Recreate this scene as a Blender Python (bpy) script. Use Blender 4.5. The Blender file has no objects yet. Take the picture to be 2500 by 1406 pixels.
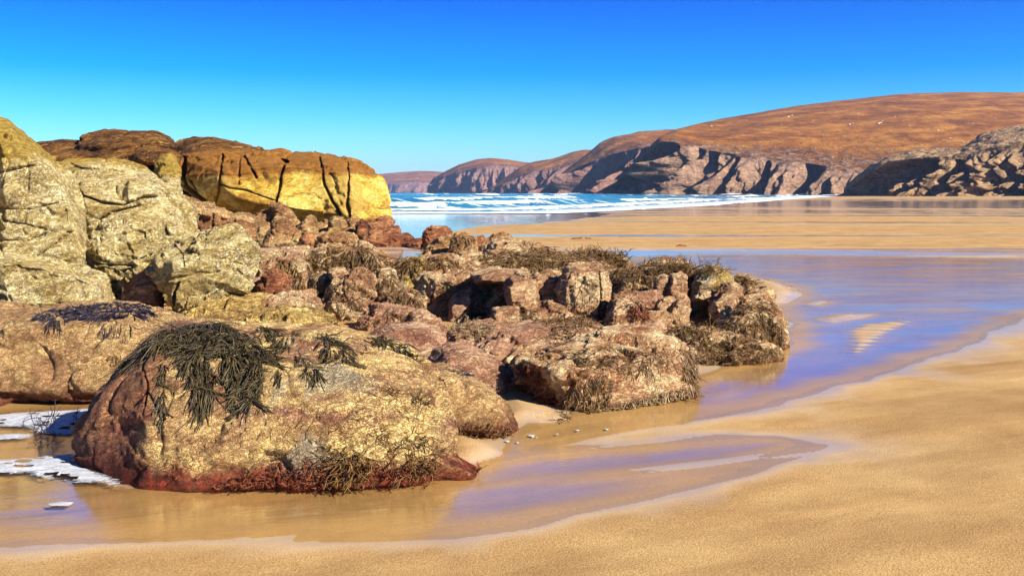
import bpy, bmesh, math, random
import numpy as np
from mathutils import Vector
from mathutils.bvhtree import BVHTree

random.seed(7); RNG = np.random.default_rng(7)
S = bpy.context.scene
COL = S.collection

# ------------------------------------------------------------------ camera
F = 2431.0; CAMZ = 1.6; HOR = 470.0                 # focal length in photo pixels, eye height, horizon row
PITCH = math.atan((703.0 - HOR) / F)
cam = bpy.data.cameras.new('camera'); cam_o = bpy.data.objects.new('camera', cam); COL.objects.link(cam_o)
cam.sensor_width = 36.0; cam.lens = 36.0 * F / 2500.0
cam.clip_start = 0.05; cam.clip_end = 20000
cam_o.location = (0, 0, CAMZ); cam_o.rotation_euler = (math.pi / 2 - PITCH, 0, 0)
S.camera = cam_o

# ------------------------------------------------------------------ light
SUN_AZ, SUN_EL = math.radians(56), math.radians(32)  # azimuth to the right of straight behind the camera
sv = Vector((math.sin(SUN_AZ) * math.cos(SUN_EL), -math.cos(SUN_AZ) * math.cos(SUN_EL), math.sin(SUN_EL)))
W = bpy.data.worlds.new('World'); S.world = W; W.use_nodes = True
wt = W.node_tree; wt.nodes.clear()
sky = wt.nodes.new('ShaderNodeTexSky'); sky.sky_type = 'NISHITA'; sky.sun_disc = False
sky.sun_elevation = SUN_EL; sky.sun_rotation = math.pi - SUN_AZ
sky.altitude = 0; sky.air_density = 1.0; sky.dust_density = 0.35; sky.ozone_density = 3.0
hsv = wt.nodes.new('ShaderNodeHueSaturation'); hsv.inputs['Saturation'].default_value = 1.1
gam = wt.nodes.new('ShaderNodeGamma'); gam.inputs['Gamma'].default_value = 1.0
bg = wt.nodes.new('ShaderNodeBackground'); bg.inputs['Strength'].default_value = 0.12
wo = wt.nodes.new('ShaderNodeOutputWorld')
wt.links.new(sky.outputs[0], gam.inputs[0]); wt.links.new(gam.outputs[0], hsv.inputs['Color'])
# clear polarised sky: deeper and bluer away from the horizon; above view, lighter band added for water reflections, zenith dimmed for darker shadows
tc = wt.nodes.new('ShaderNodeTexCoord'); sx = wt.nodes.new('ShaderNodeSeparateXYZ'); rp = wt.nodes.new('ShaderNodeValToRGB')
for i_, (p_, c_) in enumerate([(0.0, (0.40, 0.56, 0.76)), (0.05, (0.20, 0.48, 0.68)), (0.075, (0.10, 0.41, 0.66)), (0.115, (0.004, 0.29, 0.64)), (0.20, (0.0, 0.135, 0.60)), (0.25, (0.004, 0.22, 0.58)), (0.38, (0.01, 0.26, 0.56)), (0.65, (0.012, 0.14, 0.34)), (1.0, (0.012, 0.11, 0.27))]):
    if i_ > 1: rp.color_ramp.elements.new(p_)
    rp.color_ramp.elements[i_].position = p_; rp.color_ramp.elements[i_].color = (*c_, 1)
mu = wt.nodes.new('ShaderNodeMix'); mu.data_type = 'RGBA'; mu.blend_type = 'MULTIPLY'; mu.inputs[0].default_value = 1.0
wt.links.new(tc.outputs['Generated'], sx.inputs[0]); wt.links.new(sx.outputs['Z'], rp.inputs[0])
wt.links.new(hsv.outputs[0], mu.inputs[6]); wt.links.new(rp.outputs[0], mu.inputs[7])
wt.links.new(mu.outputs[2], bg.inputs[0]); wt.links.new(bg.outputs[0], wo.inputs[0])
sun = bpy.data.lights.new('sun', 'SUN'); sun.energy = 4.8; sun.angle = math.radians(0.53); sun.color = (1.0, 0.93, 0.80)
sun_o = bpy.data.objects.new('sun', sun); COL.objects.link(sun_o)
sun_o.rotation_euler = (-sv).to_track_quat('-Z', 'Y').to_euler()
S.view_settings.view_transform = 'Standard'; S.view_settings.look = 'None'
S.view_settings.gamma = 1.0; S.view_settings.exposure = 1.35

# ------------------------------------------------------------------ pixel -> place
def ray(px, py):
    a = (px - 1250.0) / F; b = (703.0 - py) / F
    return np.array([a, math.cos(PITCH) + b * math.sin(PITCH), -math.sin(PITCH) + b * math.cos(PITCH)])
def at(px, py, d):
    r = ray(px, py); r = r * (d / r[1]); return np.array([r[0], r[1], CAMZ + r[2]])
def ground(px, py, z=0.0):
    r = ray(px, py); t = (z - CAMZ) / r[2]; return np.array([r[0] * t, r[1] * t, z])
def gd(py): return ground(1250, py)[1]
def topix(P):
    y = P[:, 1]; z = P[:, 2] - CAMZ
    f = y * math.cos(PITCH) - z * math.sin(PITCH); u = y * math.sin(PITCH) + z * math.cos(PITCH)
    return np.stack([1250 + F * P[:, 0] / f, 703 - F * u / f], 1)
_DY = [545, 570, 600, 620, 650, 700, 750, 800, 900, 1020, 1080, 1200]
_DD = [30, 26, 21, 18, 15, 13, 11.5, 10.3, 9.0, 7.1, 6.35, 5.3]
def rock_depth(py): return float(np.interp(py, _DY, _DD))    # the rock shelf rises gently behind its front edge

# ------------------------------------------------------------------ noise
def _hash(ix, iy, iz, seed):
    h = (ix * np.uint32(374761393)) ^ (iy * np.uint32(668265263)) ^ (iz * np.uint32(2147483647)) ^ np.uint32((seed * 974711 + 1013904223) & 0xffffffff)
    h = (h ^ (h >> np.uint32(13))) * np.uint32(1274126177)
    h = (h ^ (h >> np.uint32(16))) * np.uint32(2246822519)
    return h ^ (h >> np.uint32(13))
def perlin(P, seed=0):
    P = np.asarray(P, np.float32); Pi = np.floor(P); f = P - Pi
    I = Pi.astype(np.int64).astype(np.uint32)
    u = f * f * f * (f * (f * 6 - 15) + 10)
    out = np.zeros(len(P), np.float32)
    for dx in (0, 1):
        wx = u[:, 0] if dx else 1 - u[:, 0]
        for dy in (0, 1):
            wy = wx * (u[:, 1] if dy else 1 - u[:, 1])
            for dz in (0, 1):
                w = wy * (u[:, 2] if dz else 1 - u[:, 2])
                h = _hash(I[:, 0] + np.uint32(dx), I[:, 1] + np.uint32(dy), I[:, 2] + np.uint32(dz), seed)
                gx = (h & np.uint32(1023)).astype(np.float32) / 511.5 - 1
                gy = ((h >> np.uint32(10)) & np.uint32(1023)).astype(np.float32) / 511.5 - 1
                gz = ((h >> np.uint32(20)) & np.uint32(1023)).astype(np.float32) / 511.5 - 1
                out += w * (gx * (f[:, 0] - dx) + gy * (f[:, 1] - dy) + gz * (f[:, 2] - dz))
    return out * 1.35
def fbm(P, oct=4, seed=0, gain=0.5, lac=2.03):
    P = np.asarray(P, np.float32); a = 1.0; o = np.zeros(len(P), np.float32)
    for k in range(oct):
        o += a * perlin(P, seed + 17 * k); P = P * lac + 3.7; a *= gain
    return o
def smooth(a, b, x):
    t = np.clip((x - a) / (b - a), 0, 1); return t * t * (3 - 2 * t)
def poly_sd(poly, X, Y):
    """signed distance to a polygon, negative inside"""
    poly = np.asarray(poly, float); d = np.full(X.shape, 1e18); ins = np.zeros(X.shape, bool)
    for i in range(len(poly)):
        ax, ay = poly[i - 1]; bx, by = poly[i]
        ex, ey = bx - ax, by - ay; L = ex * ex + ey * ey + 1e-12
        t = np.clip(((X - ax) * ex + (Y - ay) * ey) / L, 0, 1)
        d = np.minimum(d, (X - ax - t * ex) ** 2 + (Y - ay - t * ey) ** 2)
        c = ((ay > Y) != (by > Y)) & (X < ex * (Y - ay) / (ey if abs(ey) > 1e-12 else 1e-12) + ax)
        ins ^= c
    d = np.sqrt(d); return np.where(ins, -d, d)
def line_d(pts, X, Y):
    d = np.full(X.shape, 1e18)
    for (ax, ay), (bx, by) in zip(pts[:-1], pts[1:]):
        ex, ey = bx - ax, by - ay; L = ex * ex + ey * ey + 1e-12
        t = np.clip(((X - ax) * ex + (Y - ay) * ey) / L, 0, 1)
        d = np.minimum(d, (X - ax - t * ex) ** 2 + (Y - ay - t * ey) ** 2)
    return np.sqrt(d)

# ------------------------------------------------------------------ mesh helpers
def link(name, me, mat, loc=(0, 0, 0), parent=None, label=None, cat=None, group=None, kind=None):
    o = bpy.data.objects.new(name, me); COL.objects.link(o); o.location = loc
    if mat: me.materials.append(mat)
    if parent: o.parent = parent
    if label: o['label'] = label
    if cat: o['category'] = cat
    if group: o['group'] = group
    if kind: o['kind'] = kind
    return o
def mesh_np(name, V, Fq, smooth_=True, attrs=None):
    me = bpy.data.meshes.new(name); V = np.asarray(V, np.float32); Fq = np.asarray(Fq, np.int32)
    n, k = Fq.shape
    me.vertices.add(len(V)); me.vertices.foreach_set('co', V.ravel())
    me.loops.add(n * k); me.loops.foreach_set('vertex_index', Fq.ravel())
    me.polygons.add(n); me.polygons.foreach_set('loop_start', np.arange(0, n * k, k, dtype=np.int32))
    me.polygons.foreach_set('loop_total', np.full(n, k, np.int32))
    if smooth_: me.polygons.foreach_set('use_smooth', np.ones(n, bool))
    for a, v in (attrs or {}).items():
        at_ = me.attributes.new(a, 'FLOAT', 'POINT'); at_.data.foreach_set('value', np.asarray(v, np.float32))
    me.update(); me.validate(); return me
def grid_faces(nr, nc):
    i = np.arange((nr - 1) * (nc - 1)); r = i // (nc - 1); c = i % (nc - 1); a = r * nc + c
    return np.stack([a, a + 1, a + nc + 1, a + nc], 1)
def compact(V, Fq, attrs=None):
    used = np.zeros(len(V), bool); used[Fq.ravel()] = True
    idx = np.cumsum(used) - 1
    return V[used], idx[Fq], {k: v[used] for k, v in (attrs or {}).items()}

# ------------------------------------------------------------------ node helpers
class NT:
    def __init__(s, name):
        s.m = bpy.data.materials.new(name); s.m.use_nodes = True; s.t = s.m.node_tree; s.t.nodes.clear()
        s.out = s.t.nodes.new('ShaderNodeOutputMaterial')
        s.pos = s.n('ShaderNodeNewGeometry').outputs['Position']
    def n(s, typ, ins=None, **pr):
        x = s.t.nodes.new(typ)
        for k, v in pr.items(): setattr(x, k, v)
        for k, v in (ins or {}).items():
            if isinstance(v, bpy.types.NodeSocket): s.t.links.new(v, x.inputs[k])
            else: x.inputs[k].default_value = v
        return x
    def noise(s, vec, scale, detail=5, rough=0.55, dist=0.0):
        return s.n('ShaderNodeTexNoise', {'Vector': vec, 'Scale': scale, 'Detail': detail, 'Roughness': rough, 'Distortion': dist}).outputs['Fac']
    def math(s, op, a, b=0.0, c=None, clamp=False):
        ins = {0: a, 1: b}
        if c is not None: ins[2] = c
        return s.n('ShaderNodeMath', ins, operation=op, use_clamp=clamp).outputs[0]
    def ramp(s, fac, stops, interp='LINEAR'):
        x = s.n('ShaderNodeValToRGB', {'Fac': fac}); e = x.color_ramp.elements; x.color_ramp.interpolation = interp
        while len(e) < len(stops): e.new(0.5)
        for el, (p, c) in zip(e, stops):
            el.position = p; el.color = (c[0], c[1], c[2], 1) if not isinstance(c, (int, float)) else (c, c, c, 1)
        return x.outputs['Color']
    def mix(s, fac, a, b, blend='MIX'):
        x = s.n('ShaderNodeMix', data_type='RGBA', blend_type=blend)
        for k, v in ((0, fac), (6, a), (7, b)):
            if isinstance(v, bpy.types.NodeSocket): s.t.links.new(v, x.inputs[k])
            else: x.inputs[k].default_value = v if k == 0 else (v[0], v[1], v[2], 1)
        return x.outputs[2]
    def mapr(s, v, a, b, c=0.0, d=1.0, smooth_=False):
        return s.n('ShaderNodeMapRange', {0: v, 1: a, 2: b, 3: c, 4: d}, interpolation_type='SMOOTHSTEP' if smooth_ else 'LINEAR').outputs[0]
    def attr(s, name): return s.n('ShaderNodeAttribute', attribute_name=name).outputs['Fac']
    def vmap(s, scale=(1, 1, 1), rot=(0, 0, 0)):
        v = s.pos                                              # turn first, then stretch along the turned axes
        if rot != (0, 0, 0): v = s.n('ShaderNodeMapping', {'Vector': v, 'Rotation': rot}).outputs[0]
        return s.n('ShaderNodeMapping', {'Vector': v, 'Scale': scale}).outputs[0]
    def bump(s, h, strength, dist, normal=None):
        ins = {'Height': h, 'Strength': strength, 'Distance': dist}
        if normal: ins['Normal'] = normal
        return s.n('ShaderNodeBump', ins).outputs[0]
    def finish(s, bsdf): s.t.links.new(bsdf, s.out.inputs['Surface']); return s.m

def rock_mat(name, c_dark, c_mid, c_light, s=1.0, vein=(0.05, 0.02, 0.01), vein_amt=0.75, speck=None, speck_lo=0.62,
             foot=None, cap=None, patch=None, strata=0.0, bump=1.0, rough=0.85, stain_shade=None):
    """s = feature frequency; foot=(z, colour) stained band near the ground, cap=(z, colour) weathered top"""
    t = NT(name); P = t.pos
    Z = t.n('ShaderNodeSeparateXYZ', {0: P}).outputs['Z']
    Ps = t.vmap((1, 1, 2.2), (0.5, 0.25, 0.3))
    n1 = t.noise(Ps, 1.7 * s, 7, 0.6, 0.8)
    n2 = t.noise(Ps, 11 * s, 6, 0.65, 0.6)
    col = t.ramp(n1, [(0.38, c_dark), (0.49, c_mid), (0.60, c_light)])
    col = t.mix(t.mapr(n2, 0.36, 0.66), t.mix(1.0, col, (0.54, 0.44, 0.37), 'MULTIPLY'), t.mix(1.0, col, (1.25, 1.23, 1.18), 'MULTIPLY'))
    if patch:
        pn = t.noise(P, 1.1 * s, 4, 0.5, 0.5)
        col = t.mix(t.mapr(pn, 0.56, 0.62, 0, 0.85), col, patch)
    # wrinkles: thin dark contour lines of warped noise at two sizes
    w1 = t.math('ABSOLUTE', t.math('SUBTRACT', t.noise(Ps, 9 * s, 4, 0.6, 1.6), 0.5))
    w2 = t.math('ABSOLUTE', t.math('SUBTRACT', t.noise(t.vmap((1, 1, 1.5)), 26 * s, 3, 0.6, 1.2), 0.5))
    v1 = t.mapr(w1, 0.0, 0.030, 1.0, 0.0, True); v2 = t.mapr(w2, 0.0, 0.06, 0.95, 0.0, True)
    msk = t.mapr(t.noise(P, 3.1 * s, 3), 0.4, 0.6, 0.45, 1.0)
    vn = t.math('MULTIPLY', t.math('MAXIMUM', v1, v2), msk)
    col = t.mix(t.math('MULTIPLY', vn, vein_amt), col, vein)
    if speck:
        sp = t.noise(P, 34 * s, 3, 0.7, 0.4)
        sm = t.math('MULTIPLY', t.mapr(sp, speck_lo, speck_lo + 0.06), t.mapr(t.noise(P, 2.3 * s, 3), 0.42, 0.58, 0.1, 0.9))
        col = t.mix(sm, col, speck)
    if cap:
        zz = t.math('ADD', Z, t.math('MULTIPLY', t.math('SUBTRACT', t.noise(t.vmap((1, 1, 0.35)), 2.2 * s, 6, 0.7), 0.5), cap[2]))
        col = t.mix(t.mapr(zz, cap[0] - 0.06, cap[0] + 0.1), col, t.mix(t.mapr(n2, 0.35, 0.7), tuple(0.45 * k for k in cap[1]), cap[1]))
    if foot:
        zz = t.math('ADD', Z, t.math('MULTIPLY', t.math('SUBTRACT', t.noise(P, 5 * s, 6, 0.7), 0.5), foot[2]))
        fc = t.mix(t.mapr(t.noise(P, 20 * s, 4, 0.7), 0.4, 0.65), tuple(0.3 * k for k in foot[1]), foot[1])
        col = t.mix(t.mapr(zz, foot[0] + 0.05, foot[0] - 0.05, 0, 0.92), col, fc)
    if stain_shade:                                                # wine-red algae and the left facet's shade, both put into the colour
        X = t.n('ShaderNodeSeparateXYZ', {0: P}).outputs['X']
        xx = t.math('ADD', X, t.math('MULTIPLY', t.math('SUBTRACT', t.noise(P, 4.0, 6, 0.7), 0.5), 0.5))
        col = t.mix(t.mapr(xx, stain_shade[0] + 0.07, stain_shade[0] - 0.07, 0, stain_shade[2]), col, t.mix(1.0, col, stain_shade[1], 'MULTIPLY'))
    h = t.math('ADD', t.math('MULTIPLY', n2, 0.8), t.math('MULTIPLY', t.noise(Ps, 40 * s, 4, 0.7), 0.35))
    h = t.math('SUBTRACT', h, t.math('MULTIPLY', vn, 0.55))
    if strata:
        wv = t.n('ShaderNodeTexWave', {'Vector': t.vmap((1, 1, 1), (0.35, 0.3, 0.2)), 'Scale': 3.2 * s, 'Distortion': 7.0, 'Detail': 4.0, 'Detail Scale': 1.4}, bands_direction='Z').outputs['Fac']
        h = t.math('ADD', h, t.math('MULTIPLY', wv, strata))
    nb = t.bump(h, 0.95 * bump, 0.062 / s)
    b = t.n('ShaderNodeBsdfPrincipled', {'Base Color': col, 'Roughness': rough, 'Normal': nb, 'Specular IOR Level': 0.25})
    return t.finish(b.outputs[0])

M = {}
M['front'] = rock_mat('rock_front_boulder', (0.38, 0.19, 0.10), (0.64, 0.43, 0.18), (0.82, 0.61, 0.24), 1.35, speck=(0.82, 0.70, 0.42), speck_lo=0.60, foot=(0.10, (0.26, 0.022, 0.008), 0.30), patch=(0.38, 0.32, 0.21), vein=(0.12, 0.04, 0.016), vein_amt=0.85, stain_shade=(-2.02, (0.50, 0.30, 0.38), 0.9))
M['slab'] = rock_mat('rock_left_slab', (0.42, 0.24, 0.11), (0.58, 0.37, 0.16), (0.70, 0.49, 0.21), 1.2, speck=(0.78, 0.60, 0.28), speck_lo=0.62, foot=(0.12, (0.22, 0.05, 0.02), 0.2), vein=(0.14, 0.06, 0.025), vein_amt=0.65)
M['lichen'] = rock_mat('rock_lichen', (0.46, 0.34, 0.11), (0.72, 0.58, 0.24), (0.88, 0.75, 0.38), 1.05, speck=(0.93, 0.87, 0.60), speck_lo=0.54, vein=(0.13, 0.07, 0.018), vein_amt=0.85, cap=(1.95, (0.62, 0.40, 0.07), 0.7), strata=0.35)
M['golden'] = rock_mat('rock_golden_band', (0.48, 0.27, 0.04), (0.80, 0.54, 0.08), (0.92, 0.75, 0.20), 0.42, patch=(0.52, 0.33, 0.07), speck=(0.88, 0.74, 0.24), speck_lo=0.6, vein=(0.16, 0.07, 0.01), vein_amt=0.5, cap=(2.12, (0.40, 0.165, 0.022), 0.8), foot=(0.72, (0.40, 0.18, 0.055), 0.5), bump=0.8)
M['ridge'] = rock_mat('rock_brown_ridge', (0.20, 0.085, 0.022), (0.38, 0.165, 0.035), (0.56, 0.29, 0.06), 0.4, vein=(0.06, 0.02, 0.006), strata=0.9, bump=1.2)
M['tan'] = rock_mat('rock_tan', (0.38, 0.18, 0.085), (0.64, 0.39, 0.21), (0.86, 0.66, 0.37), 1.0, vein=(0.12, 0.045, 0.018), speck=(0.84, 0.70, 0.44), speck_lo=0.60, strata=0.3, vein_amt=0.9)
M['pink'] = rock_mat('rock_pink', (0.38, 0.175, 0.105), (0.57, 0.315, 0.185), (0.74, 0.50, 0.30), 1.2, vein=(0.11, 0.035, 0.02), speck=(0.78, 0.58, 0.36), speck_lo=0.62, strata=0.4)
M['weedy'] = rock_mat('rock_weedy', (0.38, 0.17, 0.075), (0.68, 0.41, 0.21), (0.90, 0.70, 0.40), 1.3, vein=(0.05, 0.018, 0.006), speck=(0.82, 0.68, 0.34), speck_lo=0.56, vein_amt=0.85, strata=0.4, foot=(0.06, (0.16, 0.03, 0.01), 0.25))
M['red'] = rock_mat('rock_red', (0.24, 0.075, 0.035), (0.43, 0.17, 0.075), (0.60, 0.30, 0.13), 0.5, vein=(0.07, 0.02, 0.01), speck=(0.7, 0.45, 0.22), strata=0.3)
M['rubble'] = rock_mat('rock_rubble', (0.33, 0.155, 0.065), (0.52, 0.29, 0.12), (0.74, 0.51, 0.23), 0.5, vein=(0.07, 0.025, 0.01), speck=(0.8, 0.64, 0.34), strata=0.2)
M['yellowslab'] = rock_mat('rock_yellow_slab', (0.38, 0.23, 0.075), (0.62, 0.42, 0.12), (0.76, 0.58, 0.21), 0.9, vein=(0.10, 0.045, 0.015), strata=0.9, patch=(0.42, 0.35, 0.24))

# ================================================================== THE SETTING
def wp(pts): return [tuple(ground(x, y)[:2]) for x, y in pts]
STREAM = wp([(-500, 985), (60, 975), (270, 955), (700, 1040), (1000, 1120), (1110, 1135), (1210, 1115), (1250, 1060), (1300, 1025), (1380, 1012),
             (1520, 985), (1690, 920), (1840, 870), (1910, 840), (1925, 790), (1880, 745), (1945, 722), (1925, 700), (1860, 682), (1700, 652), (1530, 632), (1560, 626), (1760, 621),
             (1950, 624), (2250, 628), (2900, 640), (2900, 690), (2620, 740), (2500, 778), (2450, 800), (2350, 850), (2200, 902), (2050, 945), (1900, 988),
             (1700, 1027), (1480, 1062), (1330, 1092), (1450, 1085), (1600, 1070), (1750, 1061), (1900, 1064), (2030, 1086), (1950, 1120), (1800, 1165),
             (1600, 1217), (1450, 1252), (1300, 1290), (1100, 1312), (800, 1322), (500, 1318), (250, 1325), (0, 1336), (-500, 1350)])
POOL = wp([(560, 606), (600, 575), (760, 572), (930, 560), (935, 524), (1150, 520), (1440, 519), (1490, 521), (1420, 533), (1300, 545), (1150, 553), (1105, 561), (1045, 576), (1015, 592), (940, 604), (740, 606)])
SHORE = wp([(300, 518), (940, 521), (1300, 520), (1500, 513), (1640, 504), (1760, 497), (1880, 488), (2000, 481), (2060, 477.5)])
SHORE = [(-900, 75)] + SHORE + [(560, 900), (900, 6000), (-6000, 6000), (-6000, 75)]
SANDS = [(wp([(1075, 1058), (1130, 1065), (1200, 1098), (1210, 1105), (1150, 1124), (1095, 1122)]), 0.05),
         (wp([(1225, 960), (1270, 975), (1330, 1005), (1375, 1024), (1300, 1026), (1235, 1026)]), 0.06),
         (wp([(1830, 684), (1870, 687), (1920, 703), (1940, 718), (1905, 737), (1860, 745), (1830, 740)]), 0.07),
         (wp([(1995, 779), (2060, 768), (2130, 767), (2090, 777), (2030, 786)]), 0.03),
         (wp([(1965, 742), (2000, 733), (2028, 736), (1995, 746)]), 0.02),
         (wp([(1690, 1000), (1740, 960), (1800, 940), (1850, 930), (1810, 955), (1760, 980)]), 0.006)]
RIP = wp([(2070, 806), (2110, 790), (2230, 783), (2200, 795), (2150, 825), (2100, 862), (2078, 862)])
ROCKZONE = wp([(-700, 760), (450, 740), (600, 610), (940, 606), (1020, 630), (1500, 640), (1830, 690), (1900, 850), (1690, 930), (1250, 960), (1050, 890), (480, 880), (-700, 900)])

def sand_height(X, Y):
    P2 = np.stack([X, Y, np.zeros_like(X)], -1).astype(np.float32)
    R = np.hypot(X, Y)
    sw = poly_sd(STREAM, X, Y) + 0.05 * fbm(P2 * np.float32(1.7), 3, 5) * np.clip(R / 6, 0.6, 3)
    sp = poly_sd(POOL, X, Y) + 0.5 * fbm(P2 * np.array([0.12, 0.3, 1], np.float32), 3, 9)
    ss = poly_sd(SHORE, X, Y) + 2.0 * fbm(P2 * np.float32(0.03), 3, 19)
    dry = 0.035 + 0.016 * fbm(P2 * np.float32(0.5), 3, 3) + 0.05 * smooth(20, 70, Y)
    dry += 0.07 * np.exp(-np.clip(poly_sd(ROCKZONE, X, Y), 0, None) ** 2 / 0.5)
    far = smooth(0, 220, ss) * smooth(110, 420, Y)
    dry += 1.35 * far
    # gentle swash lines on the near sand
    near = smooth(14, 7, R)
    ph = 0.9 * Y - 0.42 * X + 0.35 * perlin(P2 * np.float32(0.5), 77)
    dry += near * 0.004 * np.sin(ph * 9.0) * smooth(-0.2, 0.5, perlin(P2 * np.float32(0.8), 78) + 0.2)
    w = np.minimum(np.minimum(sw, sp), ss)
    z = np.where(w > 0, dry * smooth(0, 1.1 + 0.04 * R, w), 0.0)
    flat = smooth(10, 13, Y) * smooth(0, -1.0, sw)
    bars = 0.016 * fbm(P2 * np.array([0.45, 2.4, 1], np.float32), 4, 31)
    ca, sa_ = math.cos(0.42), math.sin(0.42)
    PF = np.stack([(X * ca + Y * sa_) * 0.35, (-X * sa_ + Y * ca) * 3.2 + 0.4 * perlin(P2 * np.float32(0.7), 35), 0 * X], -1).astype(np.float32)
    nearf = smooth(8.5, 6.6, Y + 0.25 * np.abs(X)); bars = bars * (1 - nearf) + nearf * 0.021 * fbm(PF, 4, 33)
    shal = nearf * smooth(-0.4, 1.6, X)                                # the film thins out towards its tip
    depth_s = -0.030 * smooth(0, -0.9, sw) * (1 - 0.55 * flat) * (1 - 0.8 * shal) + bars * smooth(0, -0.5, sw) * (0.3 + 0.55 * flat + 0.5 * nearf)
    fringe = smooth(-2.6, -0.1, sw) * 0.0
    z = np.where(sw < 0, depth_s + fringe, z)
    z = np.where((sp < 0) & (sw > 0), -0.05 * smooth(0, -2.5, sp), z)
    z = np.where((ss < 0), -1.6 * smooth(0, -60, ss), z)
    for poly, hh in SANDS:
        s = poly_sd(poly, X, Y); sc = 0.05 + 0.012 * R
        z = np.maximum(z, np.where(s < sc, hh * smooth(sc, -sc, s) - 0.012, -9))
    s = poly_sd(RIP, X, Y)
    rp = 0.004 + 0.018 * np.sin(24 * Y + 4 * X + 2.0 * perlin(P2 * np.float32(1.5), 41))
    z = np.where(s < 0.1, np.maximum(z, rp - 0.03 * smooth(-0.15, 0.1, s)), z)
    return z, w, ss

# polar sheet: fine where the photograph looks, coarse all round
ang = np.concatenate([np.linspace(-180, -38, 36, endpoint=False), np.linspace(-38, 38, 560, endpoint=False), np.linspace(38, 180, 37)])
rad = np.concatenate([[0.02], np.linspace(0.6, 3.4, 8, endpoint=False), np.geomspace(3.4, 34, 330, endpoint=False), np.geomspace(34, 500, 170, endpoint=False), np.geomspace(500, 4400, 18)])
A, Rr = np.meshgrid(np.radians(ang), rad); GX = (np.sin(A) * Rr).ravel(); GY = (np.cos(A) * Rr).ravel()
GZ, GW, GS = sand_height(GX, GY)
P2 = np.stack([GX, GY, 0 * GX], -1).astype(np.float32)
# wetness: shore strip, plus the bands the last tide left across the far beach
dy = [gd(y) for y in (640, 620, 600, 585, 578, 570, 548, 541, 532, 526, 518, 508, 500, 492, 486, 480, 476)]
wy = [0.85, 0.6, 0.2, 0.05, 0.6, 0.0, 0.0, 0.55, 0.4, 0.7, 0.4, 0.9, 1.0, 0.8, 0.15, 0.05, 0.1]
band = np.interp(GY, dy[0:], wy) * smooth(16, 24, GY)
warp = fbm(P2 * np.array([0.012, 0.05, 1], np.float32), 4, 55)
streak = fbm(P2 * np.array([0.02, 0.30, 1], np.float32), 4, 56)
WET = smooth(0.2, 0.7, band + (0.75 * streak + 0.3 * warp) * smooth(18, 30, GY))
nw = fbm(P2 * np.float32(1.1), 4, 61)
reach = (0.10 + 0.22 * smooth(-0.2, 0.5, nw)) * np.clip(Rr.ravel() / 6, 0.8, 3)       # how far the damp creeps up the sand
shore_w = np.exp(-(np.clip(GW, 0, None) / reach) ** 1.5)
WET = np.maximum(WET, shore_w); WET = np.where(GW < 0, 1.0 - 0.9 * smooth(0.008, 0.028, GZ), WET)
FILM = np.where(GZ < -0.001, 0.0, WET * (0.72 + 0.28 * smooth(14, 22, GY)))
GF = grid_faces(len(rad), len(ang))[:, ::-1]

t = NT('sand')
wet = t.attr('wet'); film = t.attr('film')
g1 = t.noise(t.pos, 105, 3, 0.75); g2 = t.noise(t.pos, 1.3, 5, 0.6); g3 = t.noise(t.vmap((0.5, 1.4, 1), (0, 0, -0.45)), 2.6, 4, 0.6, 0.4)
dry = t.ramp(g2, [(0.3, (0.385, 0.225, 0.083)), (0.7, (0.535, 0.35, 0.142))])
dry = t.mix(t.mapr(g3, 0.35, 0.7), t.mix(1.0, dry, (0.84, 0.81, 0.78), 'MULTIPLY'), dry)
g4 = t.noise(t.vmap((0.16, 1.0, 1), (0, 0, -0.42)), 1.5, 5, 0.6, 0.35)
dry = t.mix(t.mapr(g4, 0.36, 0.52), t.mix(1.0, dry, (0.82, 0.79, 0.76), 'MULTIPLY'), dry)
dry = t.mix(t.mapr(g4, 0.585, 0.66, 0, 0.6), dry, t.mix(1.0, dry, (1.22, 1.22, 1.25), 'MULTIPLY'))
dry = t.mix(t.mapr(g1, 0.3, 0.7), t.mix(1.0, dry, (0.55, 0.50, 0.45), 'MULTIPLY'), t.mix(1.0, dry, (1.28, 1.28, 1.28), 'MULTIPLY'))
wetc = t.mix(0.36, t.mix(1.0, dry, (0.92, 0.90, 0.88), 'MULTIPLY'), (0.46, 0.40, 0.33))
col = t.mix(wet, dry, wetc)
hb = t.math('ADD', t.math('MULTIPLY', g1, t.mapr(wet, 0.1, 0.8, 1.0, 0.06)), t.math('MULTIPLY', t.noise(t.vmap((0.5, 3, 1), (0, 0, -0.42)), 14, 3), 0.14))
nb = t.bump(hb, 0.55, 0.012)
rough = t.mapr(wet, 0.2, 0.9, 0.95, 0.5)
b = t.n('ShaderNodeBsdfPrincipled', {'Base Color': col, 'Roughness': rough, 'Normal': nb, 'Specular IOR Level': t.mapr(wet, 0.2, 1.0, 0.15, 0.6), 'Coat Weight': t.mapr(film, 0.45, 0.95, 0.0, 0.95, True), 'Coat Roughness': 0.06, 'Coat IOR': 1.8, 'Coat Normal': t.bump(t.noise(t.vmap((0.5, 2.2, 1), (0, 0, -0.3)), 3.0, 3), 0.35, 0.012)})
M['sand'] = t.finish(b.outputs[0])
link('sand', mesh_np('sand', np.stack([GX, GY, GZ], 1), GF, attrs={'wet': WET, 'film': FILM}), M['sand'], kind='structure', label='golden sand beach with wet streaks', cat='sand')

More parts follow.
